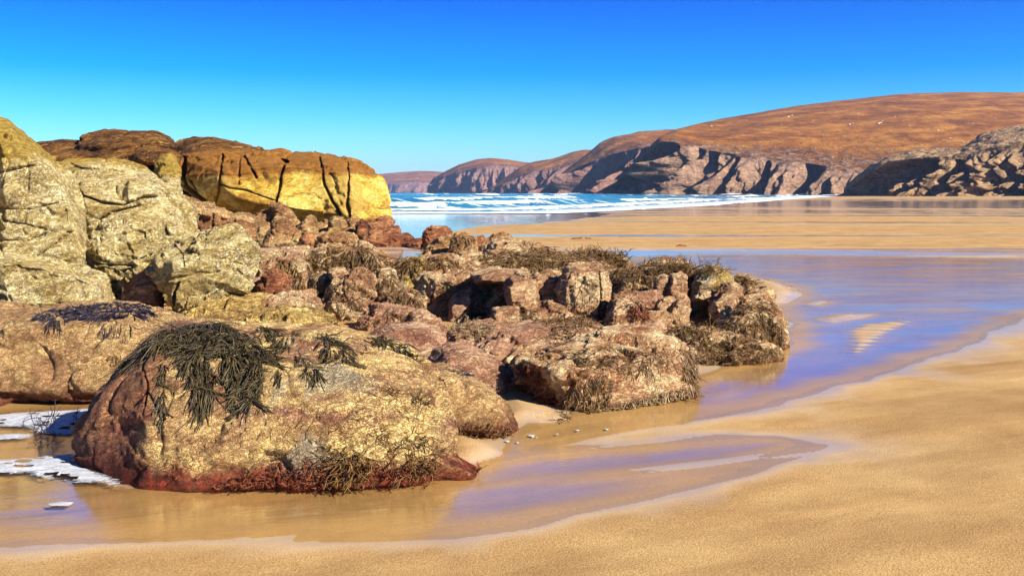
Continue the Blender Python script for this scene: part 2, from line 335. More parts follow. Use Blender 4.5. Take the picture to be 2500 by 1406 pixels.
def water_mat(name, tint, ior, bscale, bstr, bdist, streaky=(0.55, 2.4, 1), rough=0.02, rot=-0.25, shallow=False):
    t = NT(name)
    n = t.math('ADD', t.noise(t.vmap(streaky, (0, 0, rot)), bscale, 4, 0.55, 0.5), t.math('MULTIPLY', t.noise(t.vmap(streaky, (0, 0, rot)), bscale * 3.7, 3, 0.5, 0.3), 0.28))
    calm = t.mapr(t.noise(t.vmap((0.35, 0.9, 1), (0, 0, rot)), 1.1, 3), 0.4, 0.62, 0.25, 1.0)
    nb = t.bump(t.math('MULTIPLY', n, calm), bstr, bdist)
    # Schlick reflectance, the same from above and below so that sunlight reaches the bed
    inc = t.n('ShaderNodeNewGeometry').outputs['Incoming']
    c_ = t.math('ABSOLUTE', t.n('ShaderNodeVectorMath', {0: inc, 1: nb}, operation='DOT_PRODUCT').outputs['Value'])
    f0 = ((ior - 1) / (ior + 1)) ** 2
    fr = t.math('MULTIPLY_ADD', t.math('POWER', t.math('SUBTRACT', 1.0, c_, clamp=True), 3.3), 1 - f0, f0)
    if shallow: fr = t.math('MULTIPLY', fr, t.mapr(t.attr('depth'), 0.0, 0.016, 0.30, 1.0, True))
    gl = t.n('ShaderNodeBsdfGlossy', {'Color': (0.95, 0.97, 1, 1), 'Roughness': rough, 'Normal': nb})
    tr = t.n('ShaderNodeBsdfTransparent', {'Color': (*tint, 1)})
    mx = t.n('ShaderNodeMixShader', {0: fr, 1: tr.outputs[0], 2: gl.outputs[0]})
    return t.finish(mx.outputs[0])
M['stream'] = water_mat('stream_water', (0.97, 0.87, 0.64), 1.8, 4.0, 0.6, 0.0085, shallow=True, rough=0.09)
M['pool'] = water_mat('pool_water', (0.80, 0.86, 0.88), 1.5, 1.6, 0.25, 0.02, (0.4, 1.2, 1), rot=0)
fc = GF
rm = Rr.ravel()
sdw = poly_sd(STREAM, GX, GY)
keep = (sdw[fc] < 0.45).any(1) & (rm[fc].min(1) > 2)
V, Fq, at_ = compact(np.stack([GX, GY, 0 * GX], 1), fc[keep], {'depth': np.clip(-GZ, 0, 1)})
link('stream', mesh_np('stream', V, Fq, attrs=at_), M['stream'], kind='structure', label='shallow amber and blue stream winding round the rocks', cat='stream')
sdp = poly_sd(POOL, GX, GY); sds = poly_sd(SHORE, GX, GY)
keep = (sdp[fc] < 2.0).any(1) & (sds[fc] > -6).all(1)
V, Fq, _ = compact(np.stack([GX, GY, 0 * GX + 0.002], 1), fc[keep])
link('tide_pool', mesh_np('tide_pool', V, Fq), M['pool'], kind='structure', label='pale flat backwash pool below the surf', cat='pool')

# ------------------------------------------------------------------ sea with breakers
sa = np.radians(np.concatenate([np.linspace(-75, -12, 50, endpoint=False), np.linspace(-12, 22, 620), np.linspace(22.3, 40, 20)]))
sr = np.concatenate([np.geomspace(62, 460, 300, endpoint=False), np.geomspace(460, 4450, 60)])
A, Rr2 = np.meshgrid(sa, sr); X = (np.sin(A) * Rr2).ravel(); Y = (np.cos(A) * Rr2).ravel(); R_ = Rr2.ravel()
P2 = np.stack([X, Y, 0 * X], -1).astype(np.float32)
ss = poly_sd(SHORE, X, Y)
off = smooth(-2, -25, ss)
Z = 0.03 + 0.10 * fbm(P2 * np.array([0.10, 0.22, 1], np.float32), 4, 71) * off
FO = np.zeros_like(X)
D_ = -ss                                                # distance out from the water's edge
rag = fbm(P2 * np.array([0.22, 0.7, 1], np.float32), 5, 73, 0.62)
for i, (dc, h, wdt, fo) in enumerate([(6, 0.30, 3.0, 0.95), (19, 0.62, 3.2, 0.60), (42, 0.75, 4.5, 0.45), (78, 0.85, 6, 0.45), (125, 0.95, 7, 0.42), (200, 1.05, 9, 0.40), (300, 1.1, 11, 0.40)]):
    wob = 11 * fbm(P2 * np.array([0.016, 0.004, 1], np.float32), 2, 80 + i) * min(1, 0.15 + dc / 60) + 0.8 * perlin(P2 * np.array([0.14, 0.02, 1], np.float32), 180 + i)
    dd = D_ - dc + wob
    along = smooth(-0.25, 0.35, perlin(P2 * np.array([0.018, 0.002, 1], np.float32), 90 + i) + 0.12)
    prof = np.where(dd < 0, np.exp(-(dd / (0.55 * wdt)) ** 2), np.exp(-(dd / (1.5 * wdt)) ** 2))
    Z += h * prof * (0.35 + 0.65 * along)
    brk = smooth(-0.18, 0.2, fbm(P2 * np.array([0.035, 0.012, 1], np.float32), 3, 190 + i) + (fo - 0.55))
    white = brk * smooth(0.3, 0.8, prof + 0.45 * rag)
    trail = brk * smooth(-2.4 * wdt, -0.2, dd) * smooth(0.5, 0, dd) * smooth(0.0, 0.45, rag)      # foam left shoreward of the crest
    FO = np.maximum(FO, np.maximum(white, 0.9 * trail))
    Z += 0.16 * white * np.abs(rag)
FO = np.maximum(FO, smooth(0.05, 0.35, fbm(P2 * np.array([0.10, 0.5, 1], np.float32), 4, 75)) * smooth(60, 6, D_) * 0.65)
FO = np.maximum(FO, smooth(11, 1, D_ + 3 * rag) * (0.72 + 0.3 * rag))
FO = np.maximum(FO, smooth(0.32, 0.5, fbm(P2 * np.array([0.03, 0.16, 1], np.float32), 3, 76)) * smooth(900, 300, D_) * 0.6)
t = NT('sea_water')
fo = t.attr('foam')
nz = t.noise(t.vmap((0.5, 1.0, 1)), 1.4, 6, 0.65, 0.5)
nb = t.bump(nz, 0.8, 0.35)
deep = t.ramp(t.noise(t.vmap((0.02, 0.06, 1)), 1.0, 4), [(0.35, (0.012, 0.10, 0.14)), (0.6, (0.03, 0.17, 0.23)), (0.75, (0.03, 0.15, 0.11))])
wb = t.n('ShaderNodeBsdfPrincipled', {'Base Color': deep, 'Roughness': 0.12, 'IOR': 1.333, 'Normal': nb})
fcol = t.mix(t.mapr(t.noise(t.pos, 2.2, 4), 0.35, 0.7), (0.62, 0.68, 0.74), (0.86, 0.87, 0.88))
fb = t.n('ShaderNodeBsdfPrincipled', {'Base Color': fcol, 'Roughness': 0.9, 'Normal': t.bump(t.noise(t.pos, 1.8, 6, 0.7), 0.7, 0.3), 'Subsurface Weight': 0.0})
fm = t.mapr(t.math('ADD', fo, t.math('MULTIPLY', t.math('SUBTRACT', t.noise(t.vmap((0.6, 1.5, 1)), 1.6, 5, 0.7), 0.5), 0.7)), 0.50, 0.70)
mx = t.n('ShaderNodeMixShader', {0: fm, 1: wb.outputs[0], 2: fb.outputs[0]})
M['sea'] = t.finish(mx.outputs[0])
fq = grid_faces(len(sr), len(sa))[:, ::-1]; keep = (ss[fq] < 3.0).any(1)
V, Fq, at_ = compact(np.stack([X, Y, Z], 1), fq[keep], {'foam': FO})
link('sea', mesh_np('sea', V, Fq, attrs=at_), M['sea'], kind='structure', label='blue green sea with rows of white breakers', cat='sea')

# ------------------------------------------------------------------ headlands
def moor_mat(name, m1, m2, m3, rock1, rock2, s):
    t = NT(name); cl = t.attr('cliff')
    n1 = t.noise(t.vmap((1, 1, 1)), 0.030 * s, 6, 0.62, 0.6); n2 = t.noise(t.vmap((1, 0.5, 2.0)), 0.16 * s, 6, 0.65)
    moor = t.ramp(n1, [(0.32, m1), (0.5, m2), (0.68, m3)])
    moor = t.mix(t.mapr(n2, 0.3, 0.72), t.mix(1.0, moor, (0.6, 0.55, 0.5), 'MULTIPLY'), t.mix(1.0, moor, (1.25, 1.22, 1.15), 'MULTIPLY'))
    r1 = t.noise(t.vmap((1, 1, 0.45)), 0.11 * s, 7, 0.66, 0.8); r2 = t.noise(t.vmap((1, 1, 2.5), (0.1, 0.1, 0)), 0.25 * s, 6, 0.7, 0.5)
    rk = t.ramp(t.math('ADD', t.math('MULTIPLY', r1, 0.6), t.math('MULTIPLY', r2, 0.4)), [(0.38, rock1), (0.6, rock2)])
    m = t.mapr(t.math('ADD', cl, t.math('MULTIPLY', t.math('SUBTRACT', n2, 0.5), 1.3)), 0.35, 0.6)
    col = t.mix(m, moor, rk)
    h = t.math('ADD', t.math('MULTIPLY', n2, 0.6), t.math('MULTIPLY', t.math('ADD', r1, r2), t.math('MULTIPLY', m, 1.3)))
    b = t.n('ShaderNodeBsdfPrincipled', {'Base Color': col, 'Roughness': 0.95, 'Specular IOR Level': 0.1, 'Normal': t.bump(h, 0.9, 3.0 / s)})
    return t.finish(b.outputs[0])
MO = [(0.12, 0.042, 0.006), (0.24, 0.088, 0.011), (0.38, 0.175, 0.028)]
M['moor'] = moor_mat('moor', *MO, (0.10, 0.052, 0.038), (0.44, 0.27, 0.165), 1.0)
M['moor_far'] = moor_mat('moor_far', *MO, (0.15, 0.072, 0.06), (0.36, 0.20, 0.15), 0.6)
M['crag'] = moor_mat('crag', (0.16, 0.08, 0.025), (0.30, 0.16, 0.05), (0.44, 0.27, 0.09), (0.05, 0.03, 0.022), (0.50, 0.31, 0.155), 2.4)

def headland(name, label, cols, amp, wl, mat, n=320, rough=1.0, n1=70, n2=60, cliffpow=1.0, back=400, slope=0.25, bigamp=1.0, boost=None, skew=0.8, allrock=False, carve=(), carve_d=0):
    c = np.array(cols, float); xs = np.linspace(c[0, 0], c[-1, 0], n)
    k = [np.interp(xs, c[:, 0], c[:, j]) for j in range(1, 6)]
    ker = np.hanning(13); ker /= ker.sum()
    k = [np.convolve(np.pad(q, 6, 'edge'), ker, 'valid') for q in k]
    db, ye, de, yc, dc = k
    ye = np.maximum(ye, yc + 1.0)
    base = np.array([at(x, 470, d) for x, d in zip(xs, db)]); base[:, 2] = -3
    edge = np.array([at(x, y, d) for x, y, d in zip(xs, ye, de)])
    crest = np.array([at(x, y, d) for x, y, d in zip(xs, yc, dc)])
    arc = np.concatenate([[0], np.cumsum(np.linalg.norm(np.diff(base[:, :2], axis=0), axis=1))])
    tg = np.gradient(base[:, :2], axis=0); tg /= np.linalg.norm(tg, axis=1)[:, None] + 1e-9
    nrm = np.stack([tg[:, 1], -tg[:, 0]], 1); nrm *= np.where(nrm[:, 1] > 0, -1, 1)[:, None]
    gain = np.ones(n) if boost is None else 1 + (boost[1] - 1) * smooth(boost[0] + 120, boost[0] - 20, xs)
    rows = []; cl = []
    H = edge[:, 2] + 3
    for v in np.linspace(0, 1, n1, endpoint=False):
        p = base + (edge - base) * v; q = v ** (1 + cliffpow)
        p[:, :2] = base[:, :2] + (edge - base)[:, :2] * (slope * v + (1 - slope) * q)
        w = 1.0 * smooth(0, .12, v) * (1 - 0.9 * smooth(0.6, 1.0, v)) + 0.1 * (1 - v)
        zz = p[:, 2]
        Q = np.stack([arc / wl + 0.10 * zz / wl * 3, zz / (wl * 3.2), np.full_like(arc, 3.3)], 1)
        rid = 0.0
        for w_, a_, sd_ in ((1.0, 1.0 * bigamp, 0), (0.37, 0.42, 1), (0.15, 0.16, 2)):      # leaning ribs, steep on their seaward side
            ph = (arc - skew * zz) / (wl * w_) + 0.9 * perlin(np.stack([arc / (wl * w_) * 0.45, zz / (wl * w_) * 0.35, 0 * arc + sd_], 1), 11 + sd_)
            k0 = np.floor(ph); tf = ph - k0; ra = np.abs(np.sin(k0 * 12.9898 + sd_ * 78.2)) * 0.75 + 0.35
            rid = rid + a_ * ra * (np.where(tf < 0.22, tf / 0.22, 1 - (tf - 0.22) / 0.78) - 0.5)
        fine = fbm(np.stack([arc / wl * 6, zz / wl * 1.7, 0 * arc], 1), 4, 13) * 0.30 * rough
        ledge = 0.12 * rough * perlin(np.stack([arc / wl * 0.8, zz / wl * 9, 0 * arc], 1), 14)
        d = amp * w * gain * (rid + fine + ledge)
        if carve:
            pp = topix(p); kk = np.zeros(n)
            for line, w_ in carve: kk = np.maximum(kk, np.exp(-(line_d(line, pp[:, 0] + 3 * fine / max(rough, .1) * 4, pp[:, 1]) / w_) ** 4))
            d = d - carve_d * kk * smooth(1.0, 0.9, v)
        p[:, :2] += nrm * d[:, None]; rows.append(p); cl.append(np.full(n, 1.0 - 0.5 * smooth(0.8, 1, v)))
    for v in np.linspace(0, 1, n2):
        p = edge + (crest - edge) * v; hgt = (crest - edge)[:, 2]
        p[:, 2] = edge[:, 2] + hgt * (1 - (1 - v) ** 1.35)
        p[:, 2] += (0.05 * amp * fbm(np.stack([p[:, 0] / wl * 1.5, p[:, 1] / wl * 1.5, 0 * arc], 1), 5, 15)) * (1 - 0.6 * v) * smooth(0, .15, v + 0.03)
        if allrock: p[:, 2] += 1.6 * np.abs(fbm(np.stack([p[:, 0] / 9, p[:, 1] / 9, p[:, 2] / 9], 1), 5, 16)) * smooth(1.02, 0.9, v) + 0.8 * np.abs(perlin(np.stack([p[:, 0] / 4, p[:, 1] / 12, 0 * arc], 1), 18))
        rows.append(p); cl.append(np.full(n, 0.85 if allrock else 0.5 * (1 - smooth(0, 0.3, v)) - 0.3 * smooth(0.2, 0.5, v)))
    for v in (0.15, 0.4, 0.7, 1.0):
        p = rows[n1 + n2 - 1].copy(); p[:, 1] += back * v; p[:, 0] *= p[:, 1] / (p[:, 1] - back * v); p[:, 2] = p[:, 2] * (1 - v ** 1.5) - 4 * v; rows.append(p); cl.append(np.full(n, -0.3))
    V = np.concatenate(rows); f = grid_faces(len(rows), n)
    return link(name, mesh_np(name, V, f, attrs={'cliff': np.concatenate(cl)}), M[mat], kind='structure', label=label, cat='headland')
# columns: px, depth of base, row of cliff edge, depth of edge, row of crest, depth of crest
headland('far_headland', 'faint lilac headland on the horizon', [(760, 3600, 450, 3640, 436, 3900), (900, 3500, 448, 3540, 428, 3850), (960, 3450, 445, 3490, 422, 3800), (1020, 3400, 445, 3440, 417.5, 3800), (1060, 3400, 446, 3440, 418.5, 3800), (1120, 3400, 447, 3440, 424, 3800), (1250, 3400, 450, 3440, 435, 3800)], 30, 160, 'moor_far', n=120, n1=30, n2=20)
headland('sea_cliff', 'mauve sea cliff with fluted vertical face', [(1043, 2150, 462, 2158, 459, 2180), (1056, 2080, 445, 2095, 436, 2170), (1080, 2020, 432, 2040, 422, 2150), (1120, 1960, 420, 1985, 402, 2150), (1165, 1920, 410, 1945, 389, 2150), (1200, 1900, 404, 1930, 386, 2150), (1240, 1900, 404, 1930, 389.5, 2150), (1280, 1900, 408, 1930, 397, 2150), (1340, 1900, 412, 1930, 398, 2150), (1420, 1900, 420, 1930, 400, 2150)], 30, 60, 'moor_far', n=260, cliffpow=1.6, slope=0.15, bigamp=0.5, skew=0.1)
headland('sea_cliff', 'banded tan headland stepping down to a low point', [(1175, 1600, 469, 1603, 468, 1610), (1200, 1560, 462, 1568, 460, 1600), (1235, 1500, 446, 1522, 432, 1640), (1270, 1460, 428, 1482, 408, 1640), (1300, 1440, 420, 1468, 396, 1650), (1350, 1420, 412, 1453, 388, 1650), (1400, 1400, 398, 1438, 371, 1650), (1428, 1400, 390, 1438, 366, 1650), (1460, 1400, 392, 1438, 368, 1650), (1560, 1400, 400, 1438, 372, 1650)], 36, 90, 'moor_far', n=260, cliffpow=1.4)
headland('sea_cliff', 'ribbed sea cliff with dark gullies below a smooth brown shoulder', [(1300, 1180, 469, 1182, 468.5, 1190), (1330, 1160, 458, 1168, 455, 1210), (1370, 1120, 432, 1141, 424, 1240), (1420, 1080, 404, 1109, 388, 1280), (1465, 1050, 388, 1084, 350, 1330), (1500, 1020, 376, 1058, 335, 1330), (1560, 1000, 362, 1038, 322.5, 1350), (1640, 980, 352, 1022, 318, 1370), (1700, 980, 360, 1022, 318, 1370), (1800, 980, 372, 1022, 325, 1370)], 80, 80, 'moor_far', n=340, rough=1.1, slope=0.35, carve_d=50, carve=[([(1432, 398), (1400, 430), (1352, 470)], 13), ([(1505, 385), (1458, 430), (1424, 470)], 14), ([(1575, 370), (1545, 420), (1525, 468)], 11)])
headland('hill', 'broad orange brown moorland hill above craggy sea cliffs', [(1472, 745, 470, 746, 469.6, 750), (1500, 725, 452, 732, 450, 756), (1540, 700, 412, 714, 409, 757), (1585, 672, 366, 691, 360, 760), (1612, 655, 345, 676, 335, 800), (1650, 640, 346, 662, 317, 880), (1700, 625, 358, 674, 305, 960), (1760, 612, 374, 652, 292, 1010), (1850, 600, 383, 634, 277, 1050), (1950, 588, 396, 618, 260, 1080), (2050, 572, 413, 598, 248, 1100), (2110, 560, 420, 586, 242, 1110), (2200, 545, 425, 571, 232, 1120), (2350, 520, 430, 550, 228, 1130), (2500, 500, 430, 534, 230, 1140), (2700, 480, 430, 518, 245, 1140), (3000, 470, 430, 508, 300, 1140)], 22, 34, 'moor', n=700, rough=1.0, n1=110, n2=110, slope=0.4, boost=(1720, 1.6), skew=0.7, carve_d=30, carve=[([(1624, 352), (1572, 405), (1512, 470)], 22), ([(1692, 364), (1645, 420), (1600, 470)], 24), ([(1738, 378), (1700, 425), (1668, 470)], 11), ([(1800, 392), (1782, 430), (1768, 468)], 7), ([(1872, 402), (1855, 440)], 7), ([(1984, 398), (1966, 440), (1952, 470)], 14)])
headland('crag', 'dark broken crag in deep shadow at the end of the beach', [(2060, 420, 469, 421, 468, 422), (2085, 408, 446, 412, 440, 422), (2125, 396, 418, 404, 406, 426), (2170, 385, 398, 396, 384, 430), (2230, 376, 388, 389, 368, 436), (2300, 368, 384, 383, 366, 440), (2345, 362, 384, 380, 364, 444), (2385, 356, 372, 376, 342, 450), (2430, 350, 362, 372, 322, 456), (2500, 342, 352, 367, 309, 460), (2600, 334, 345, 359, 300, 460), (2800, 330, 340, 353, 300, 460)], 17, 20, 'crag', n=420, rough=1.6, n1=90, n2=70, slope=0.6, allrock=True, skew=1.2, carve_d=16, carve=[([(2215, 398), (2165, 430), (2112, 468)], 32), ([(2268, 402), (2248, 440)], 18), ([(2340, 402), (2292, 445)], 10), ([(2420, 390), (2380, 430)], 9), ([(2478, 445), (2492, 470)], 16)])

# ================================================================== ROCKS
ROCKS = []
def hull_bm(bm, pts):
    vs = [bm.verts.new(Vector(p)) for p in pts]
    r = bmesh.ops.convex_hull(bm, input=vs, use_existing_faces=False)
    kill = list({g for g in r['geom_interior'] + r['geom_unused'] if isinstance(g, bmesh.types.BMVert)})
    if kill: bmesh.ops.delete(bm, geom=kill, context='VERTS')
def sil_pts(sil, D, T, grounded, front=None, lean=0.45, face=0.3, tuck=0.0, grow_=2.0):
    a = np.array(sil, float); c = a.mean(0); v_ = a - c; ln = np.linalg.norm(v_, axis=1, keepdims=True); a = c + v_ * (1.03 + grow_ / np.maximum(ln, 12)); y0, y1 = a[:, 1].min(), a[:, 1].max(); c = np.array([a[:, 0].mean(), (y0 + y1) / 2])
    tt = (y1 - a[:, 1]) / max(1, y1 - y0); pts = []
    for (x, y), t_ in zip(a, tt):
        p = at(x, y, D + T * (0.15 + lean * t_ + tuck * (1 - t_))); pts.append(p)
        if grounded and t_ < 0.4: pts.append(np.array([p[0], p[1] + 0.03 * T, min(p[2], -0.12)]))
        q = c + (np.array([x, y]) - c) * 0.62; t2 = (y1 - q[1]) / max(1, y1 - y0)
        if front is None: pts.append(at(q[0], q[1], D + T * (face * t2 + tuck * (1 - t2))))
        q = c + (np.array([x, y]) - c) * 0.8
        b = at(q[0], q[1], D + T * 1.0); pts.append(b)
        if grounded: pts.append(np.array([b[0], b[1], -0.12]))
    for f in (front or []): pts.append(at(f[0], f[1], D + f[2]))
    return pts
def R(label, sil, D=None, T=None, mat='tan', name='boulder', parts=(), front=None, grounded=True, amp=1.0, px=3.2, lean=0.45, face=0.3, tuck=0.0, cracks=(), smooth_it=2, group=None, strat=1.0, block=1.0):
    a = np.array(sil, float); y1 = a[:, 1].max()
    if D is None: D = rock_depth(y1)
    m = D / F; wpx = a[:, 0].max() - a[:, 0].min(); hpx = y1 - a[:, 1].min()
    if T is None: T = m * (0.55 * wpx + 0.35 * hpx)
    gr = 5.0 if 9.2 < D < 16 else 2.5
    bm = bmesh.new(); hull_bm(bm, sil_pts(sil, D, T, grounded, front, lean, face, tuck, gr))
    for s2 in parts:
        D2, T2 = s2.get('D', D), s2.get('T', T)
        hull_bm(bm, sil_pts(s2['sil'], D2, T2, s2.get('g', grounded), s2.get('front'), s2.get('lean', lean), s2.get('face', face), s2.get('tuck', tuck)))
    me = bpy.data.meshes.new('hull'); bm.to_mesh(me); bm.free()
    o = bpy.data.objects.new('hull', me); COL.objects.link(o)
    vox = px * m
    md = o.modifiers.new('r', 'REMESH'); md.mode = 'VOXEL'; md.voxel_size = vox
    md = o.modifiers.new('s', 'SMOOTH'); md.factor = 0.5; md.iterations = smooth_it
    dg = bpy.context.evaluated_depsgraph_get(); me2 = bpy.data.meshes.new_from_object(o.evaluated_get(dg))
    COL.objects.unlink(o); bpy.data.objects.remove(o); bpy.data.meshes.remove(me)
    n = len(me2.vertices); V = np.empty(n * 3, np.float32); me2.vertices.foreach_get('co', V); V = V.reshape(-1, 3)
    N = np.empty(n * 3, np.float32); me2.vertices.foreach_get('normal', N); N = N.reshape(-1, 3)
    seed = len(ROCKS) * 31 + 5; L = max(0.05, m * (0.5 * wpx + 0.5 * hpx))
    Q = V / L
    # blocky undulation, tilted bedding ledges, sharp cracks, grit
    lo = fbm(Q * 2.2, 2, seed)
    s_ = Q @ np.array([0.28, 0.30, 0.91], np.float32) + 0.10 * fbm(Q * 2.5, 2, seed + 3)
    bed = perlin(np.stack([s_ * 9, Q[:, 0] * 0.9, Q[:, 1] * 0.9], 1), seed + 5)
    bed2 = perlin(np.stack([s_ * 24, Q[:, 0] * 2, Q[:, 1] * 2], 1), seed + 6)
    st_ = s_ * 6.5 + 0.5 * lo; fr_ = st_ - np.floor(st_); ledge = (fr_ ** 1.6 - 0.4) * smooth(-0.35, 0.25, perlin(Q * 1.7, seed + 8))
    rdg = 1 - np.abs(perlin(Q * 3.4 + 0.25 * lo[:, None], seed + 7)) * 2.6; crack = np.clip(rdg - 0.72, 0, 1) / 0.28
    grit = fbm(Q * 15, 3, seed + 9)
    d = L * amp * (0.042 * lo + strat * (0.016 * bed + 0.008 * bed2 + 0.042 * ledge) - 0.035 * crack ** 2 + 0.011 * grit)
    # joint-bounded blocks: every cell sits a little proud or back, slightly tilted, with open joints here and there
    rg = np.random.default_rng(seed); bb0, bb1 = V.min(0), V.max(0); K = int(np.clip(np.prod((bb1 - bb0) / L) * 60, 16, 90))
    C = (bb0 + (bb1 - bb0) * rg.random((K, 3))).astype(np.float32); met = np.array([1, 1, 1.5], np.float32)
    Vw = V * met + 0.10 * L * np.stack([lo, np.roll(lo, 7), lo], 1) * 0.6 + 0.03 * L * grit[:, None]
    dist = np.stack([np.linalg.norm(Vw - c_ * met, axis=1) for c_ in C], 1)
    i2 = np.argpartition(dist, 1, axis=1)[:, :2]; ar = np.arange(len(V)); dA = dist[ar, i2[:, 0]]; dB = dist[ar, i2[:, 1]]
    sw_ = dA > dB; i1 = np.where(sw_, i2[:, 1], i2[:, 0]); j1 = np.where(sw_, i2[:, 0], i2[:, 1]); g_ = np.abs(dA - dB) / L
    off = rg.normal(0, 0.024, K).astype(np.float32) * L; tl = rg.normal(0, 0.10, (K, 3)).astype(np.float32)
    o1 = off[i1] + np.einsum('ij,ij->i', V - C[i1], tl[i1]); o2 = off[j1] + np.einsum('ij,ij->i', V - C[j1], tl[j1])
    k_ = 0.5 * (1 - smooth(0, 0.045, g_)); jm = smooth(-0.1, 0.25, perlin(Q * 2.6, seed + 21))
    d = d + block * amp * ((o1 * (1 - k_) + o2 * k_) - 0.045 * L * np.exp(-(g_ / 0.022) ** 2) * jm)
    V = V + N * d[:, None]
    for cr in cracks:
        w = cr.get('w', 5); pp = topix(V)
        dd = line_d(cr['p'], pp[:, 0] + 0.6 * w * grit + 0.7 * w * lo, pp[:, 1] + 0.6 * w * bed); k = np.exp(-(dd / (0.52 * w)) ** 2) * np.clip(-N[:, 1] * 3 + 0.6, 0, 1)
        V[:, 1] += cr.get('d', 0.3) * k
    base = np.array([V[:, 0].mean(), V[:, 1].mean(), V[:, 2].min()], np.float32)
    me2.vertices.foreach_set('co', (V - base).ravel()); me2.polygons.foreach_set('use_smooth', np.ones(len(me2.polygons), bool)); me2.update()
    me2.name = name
    me2.materials.clear()
    o = link(name, me2, M[mat], loc=tuple(base), label=label, cat='rock', group=group); ROCKS.append(o); return o

# ---- back of the bay: brown ridge and the big golden rock
R('long brown ridge top with stepped bedding behind the yellow rocks', [(60, 352), (110, 345), (140, 354), (190, 347), (300, 342), (430, 350), (450, 420), (440, 500), (60, 520)], D=36, T=9, mat='ridge', name='rock_ridge', amp=0.6, px=3.6,
  parts=[dict(sil=[(192, 350), (200, 335), (260, 326), (340, 324), (378, 324), (392, 336), (424, 340), (426, 356), (300, 362), (200, 360)], D=38, T=5), dict(sil=[(-700, 345), (60, 352), (100, 350), (100, 520), (-700, 560)], D=37, T=10)])
R('rounded brown hump of bedded rock beside the golden rock', [(428, 352), (445, 343), (480, 334), (520, 336), (560, 345), (600, 360), (645, 374), (700, 382), (700, 420), (430, 420)], D=37, T=6, mat='ridge', name='rock_ridge', amp=0.55, px=3.6)
R('tilted brown block with a dark gap under it below the ridge', [(318, 380), (345, 366), (385, 368), (420, 372), (440, 384), (430, 398), (380, 402), (345, 400), (322, 392)], D=33, T=3, mat='ridge', grounded=False, parts=[dict(sil=[(250, 400), (320, 385), (350, 405), (350, 520), (250, 520)], D=33.5, T=3, g=True), dict(sil=[(350, 408), (450, 400), (450, 520), (350, 520)], D=34.5, T=3, g=True)])
R('huge golden rock with brown top and black vertical cracks', [(447, 392), (470, 380), (540, 371), (600, 374), (660, 372), (700, 372), (760, 377), (800, 384), (850, 388), (880, 397), (905, 414), (922, 440), (934, 466), (940, 490), (939, 530), (928, 552), (880, 561), (850, 556), (800, 540), (740, 520), (690, 505), (600, 515), (560, 502), (500, 490), (460, 462), (445, 430)],
  D=32, T=7.5, mat='golden', name='rock_outcrop', grounded=False, amp=0.42, px=2.6, lean=0.22, face=0.08, smooth_it=6, strat=0.8,
  parts=[dict(sil=[(470, 470), (900, 470), (915, 600), (470, 600)], D=35, T=4.0, g=True)],
  cracks=[dict(p=[(452, 385), (447, 420), (452, 450), (470, 470), (500, 492)], w=7, d=1.6), dict(p=[(463, 440), (480, 465)], w=3, d=.5), dict(p=[(543, 378), (536, 430), (532, 470), (524, 497)], w=3.5, d=0.7), dict(p=[(598, 385), (612, 410), (625, 435)], w=3.5, d=0.6), dict(p=[(585, 390), (582, 450)], w=2.5, d=0.3),
          dict(p=[(695, 393), (686, 430), (680, 470), (672, 500)], w=4, d=1.2), dict(p=[(690, 392), (702, 394)], w=6, d=0.6), dict(p=[(780, 384), (787, 420), (790, 450), (810, 490), (830, 525)], w=3.5, d=0.6), dict(p=[(536, 450), (560, 460), (600, 465), (640, 480), (672, 490)], w=2.5, d=0.25), dict(p=[(846, 400), (852, 440), (848, 500), (856, 545)], w=5, d=0.35)])
R('upright rounded pillar of lichen covered rock beside the wide black cleft', [(378, 420), (382, 396), (396, 380), (412, 377), (430, 386), (438, 408), (441, 446), (436, 478), (400, 490), (378, 470)], D=24, T=1.2, mat='lichen', px=2.6)
R('sloping brown shelf with upright joints below the black cleft', [(430, 478), (470, 488), (540, 510), (600, 530), (616, 545), (621, 572), (612, 606), (560, 610), (470, 610), (430, 560)], D=20, T=2.2, mat='rubble', name='rock_ledge', px=2.8, lean=0.6, cracks=[dict(p=[(486, 525), (480, 590)], w=2.5, d=0.2), dict(p=[(520, 522), (516, 590)], w=2.5, d=0.2), dict(p=[(572, 532), (570, 580)], w=2.5, d=0.2)])
# ---- left: pale yellow lichen masses
R('tall cream yellow rock wall leaning into the frame at the edge', [(-40, 300), (0, 297), (22, 299), (46, 316), (54, 332), (88, 350), (128, 384), (150, 425), (172, 465), (186, 490), (202, 512), (206, 570), (208, 640), (150, 700), (-40, 700)], D=11.2, T=2.8, mat='lichen', name='rock_outcrop', px=3.4, amp=0.55, lean=0.3, face=0.1, smooth_it=3,
  parts=[dict(sil=[(-900, 330), (-400, 290), (-40, 300), (-40, 720), (-900, 820)], D=10.5, T=3.5), dict(sil=[(-60, 620), (0, 605), (42, 640), (120, 650), (205, 655), (262, 683), (276, 702), (270, 732), (240, 765), (-60, 775)], D=10.2, T=1.8, lean=0.6)],
  cracks=[dict(p=[(0, 420), (60, 408), (120, 400)], w=4, d=0.06), dict(p=[(0, 508), (70, 512), (140, 495)], w=3, d=0.08), dict(p=[(10, 540), (60, 548), (110, 560)], w=3, d=0.06), dict(p=[(55, 640), (110, 610), (170, 565), (195, 540)], w=5, d=0.10), dict(p=[(0, 585), (60, 590), (110, 570)], w=3, d=0.06)])
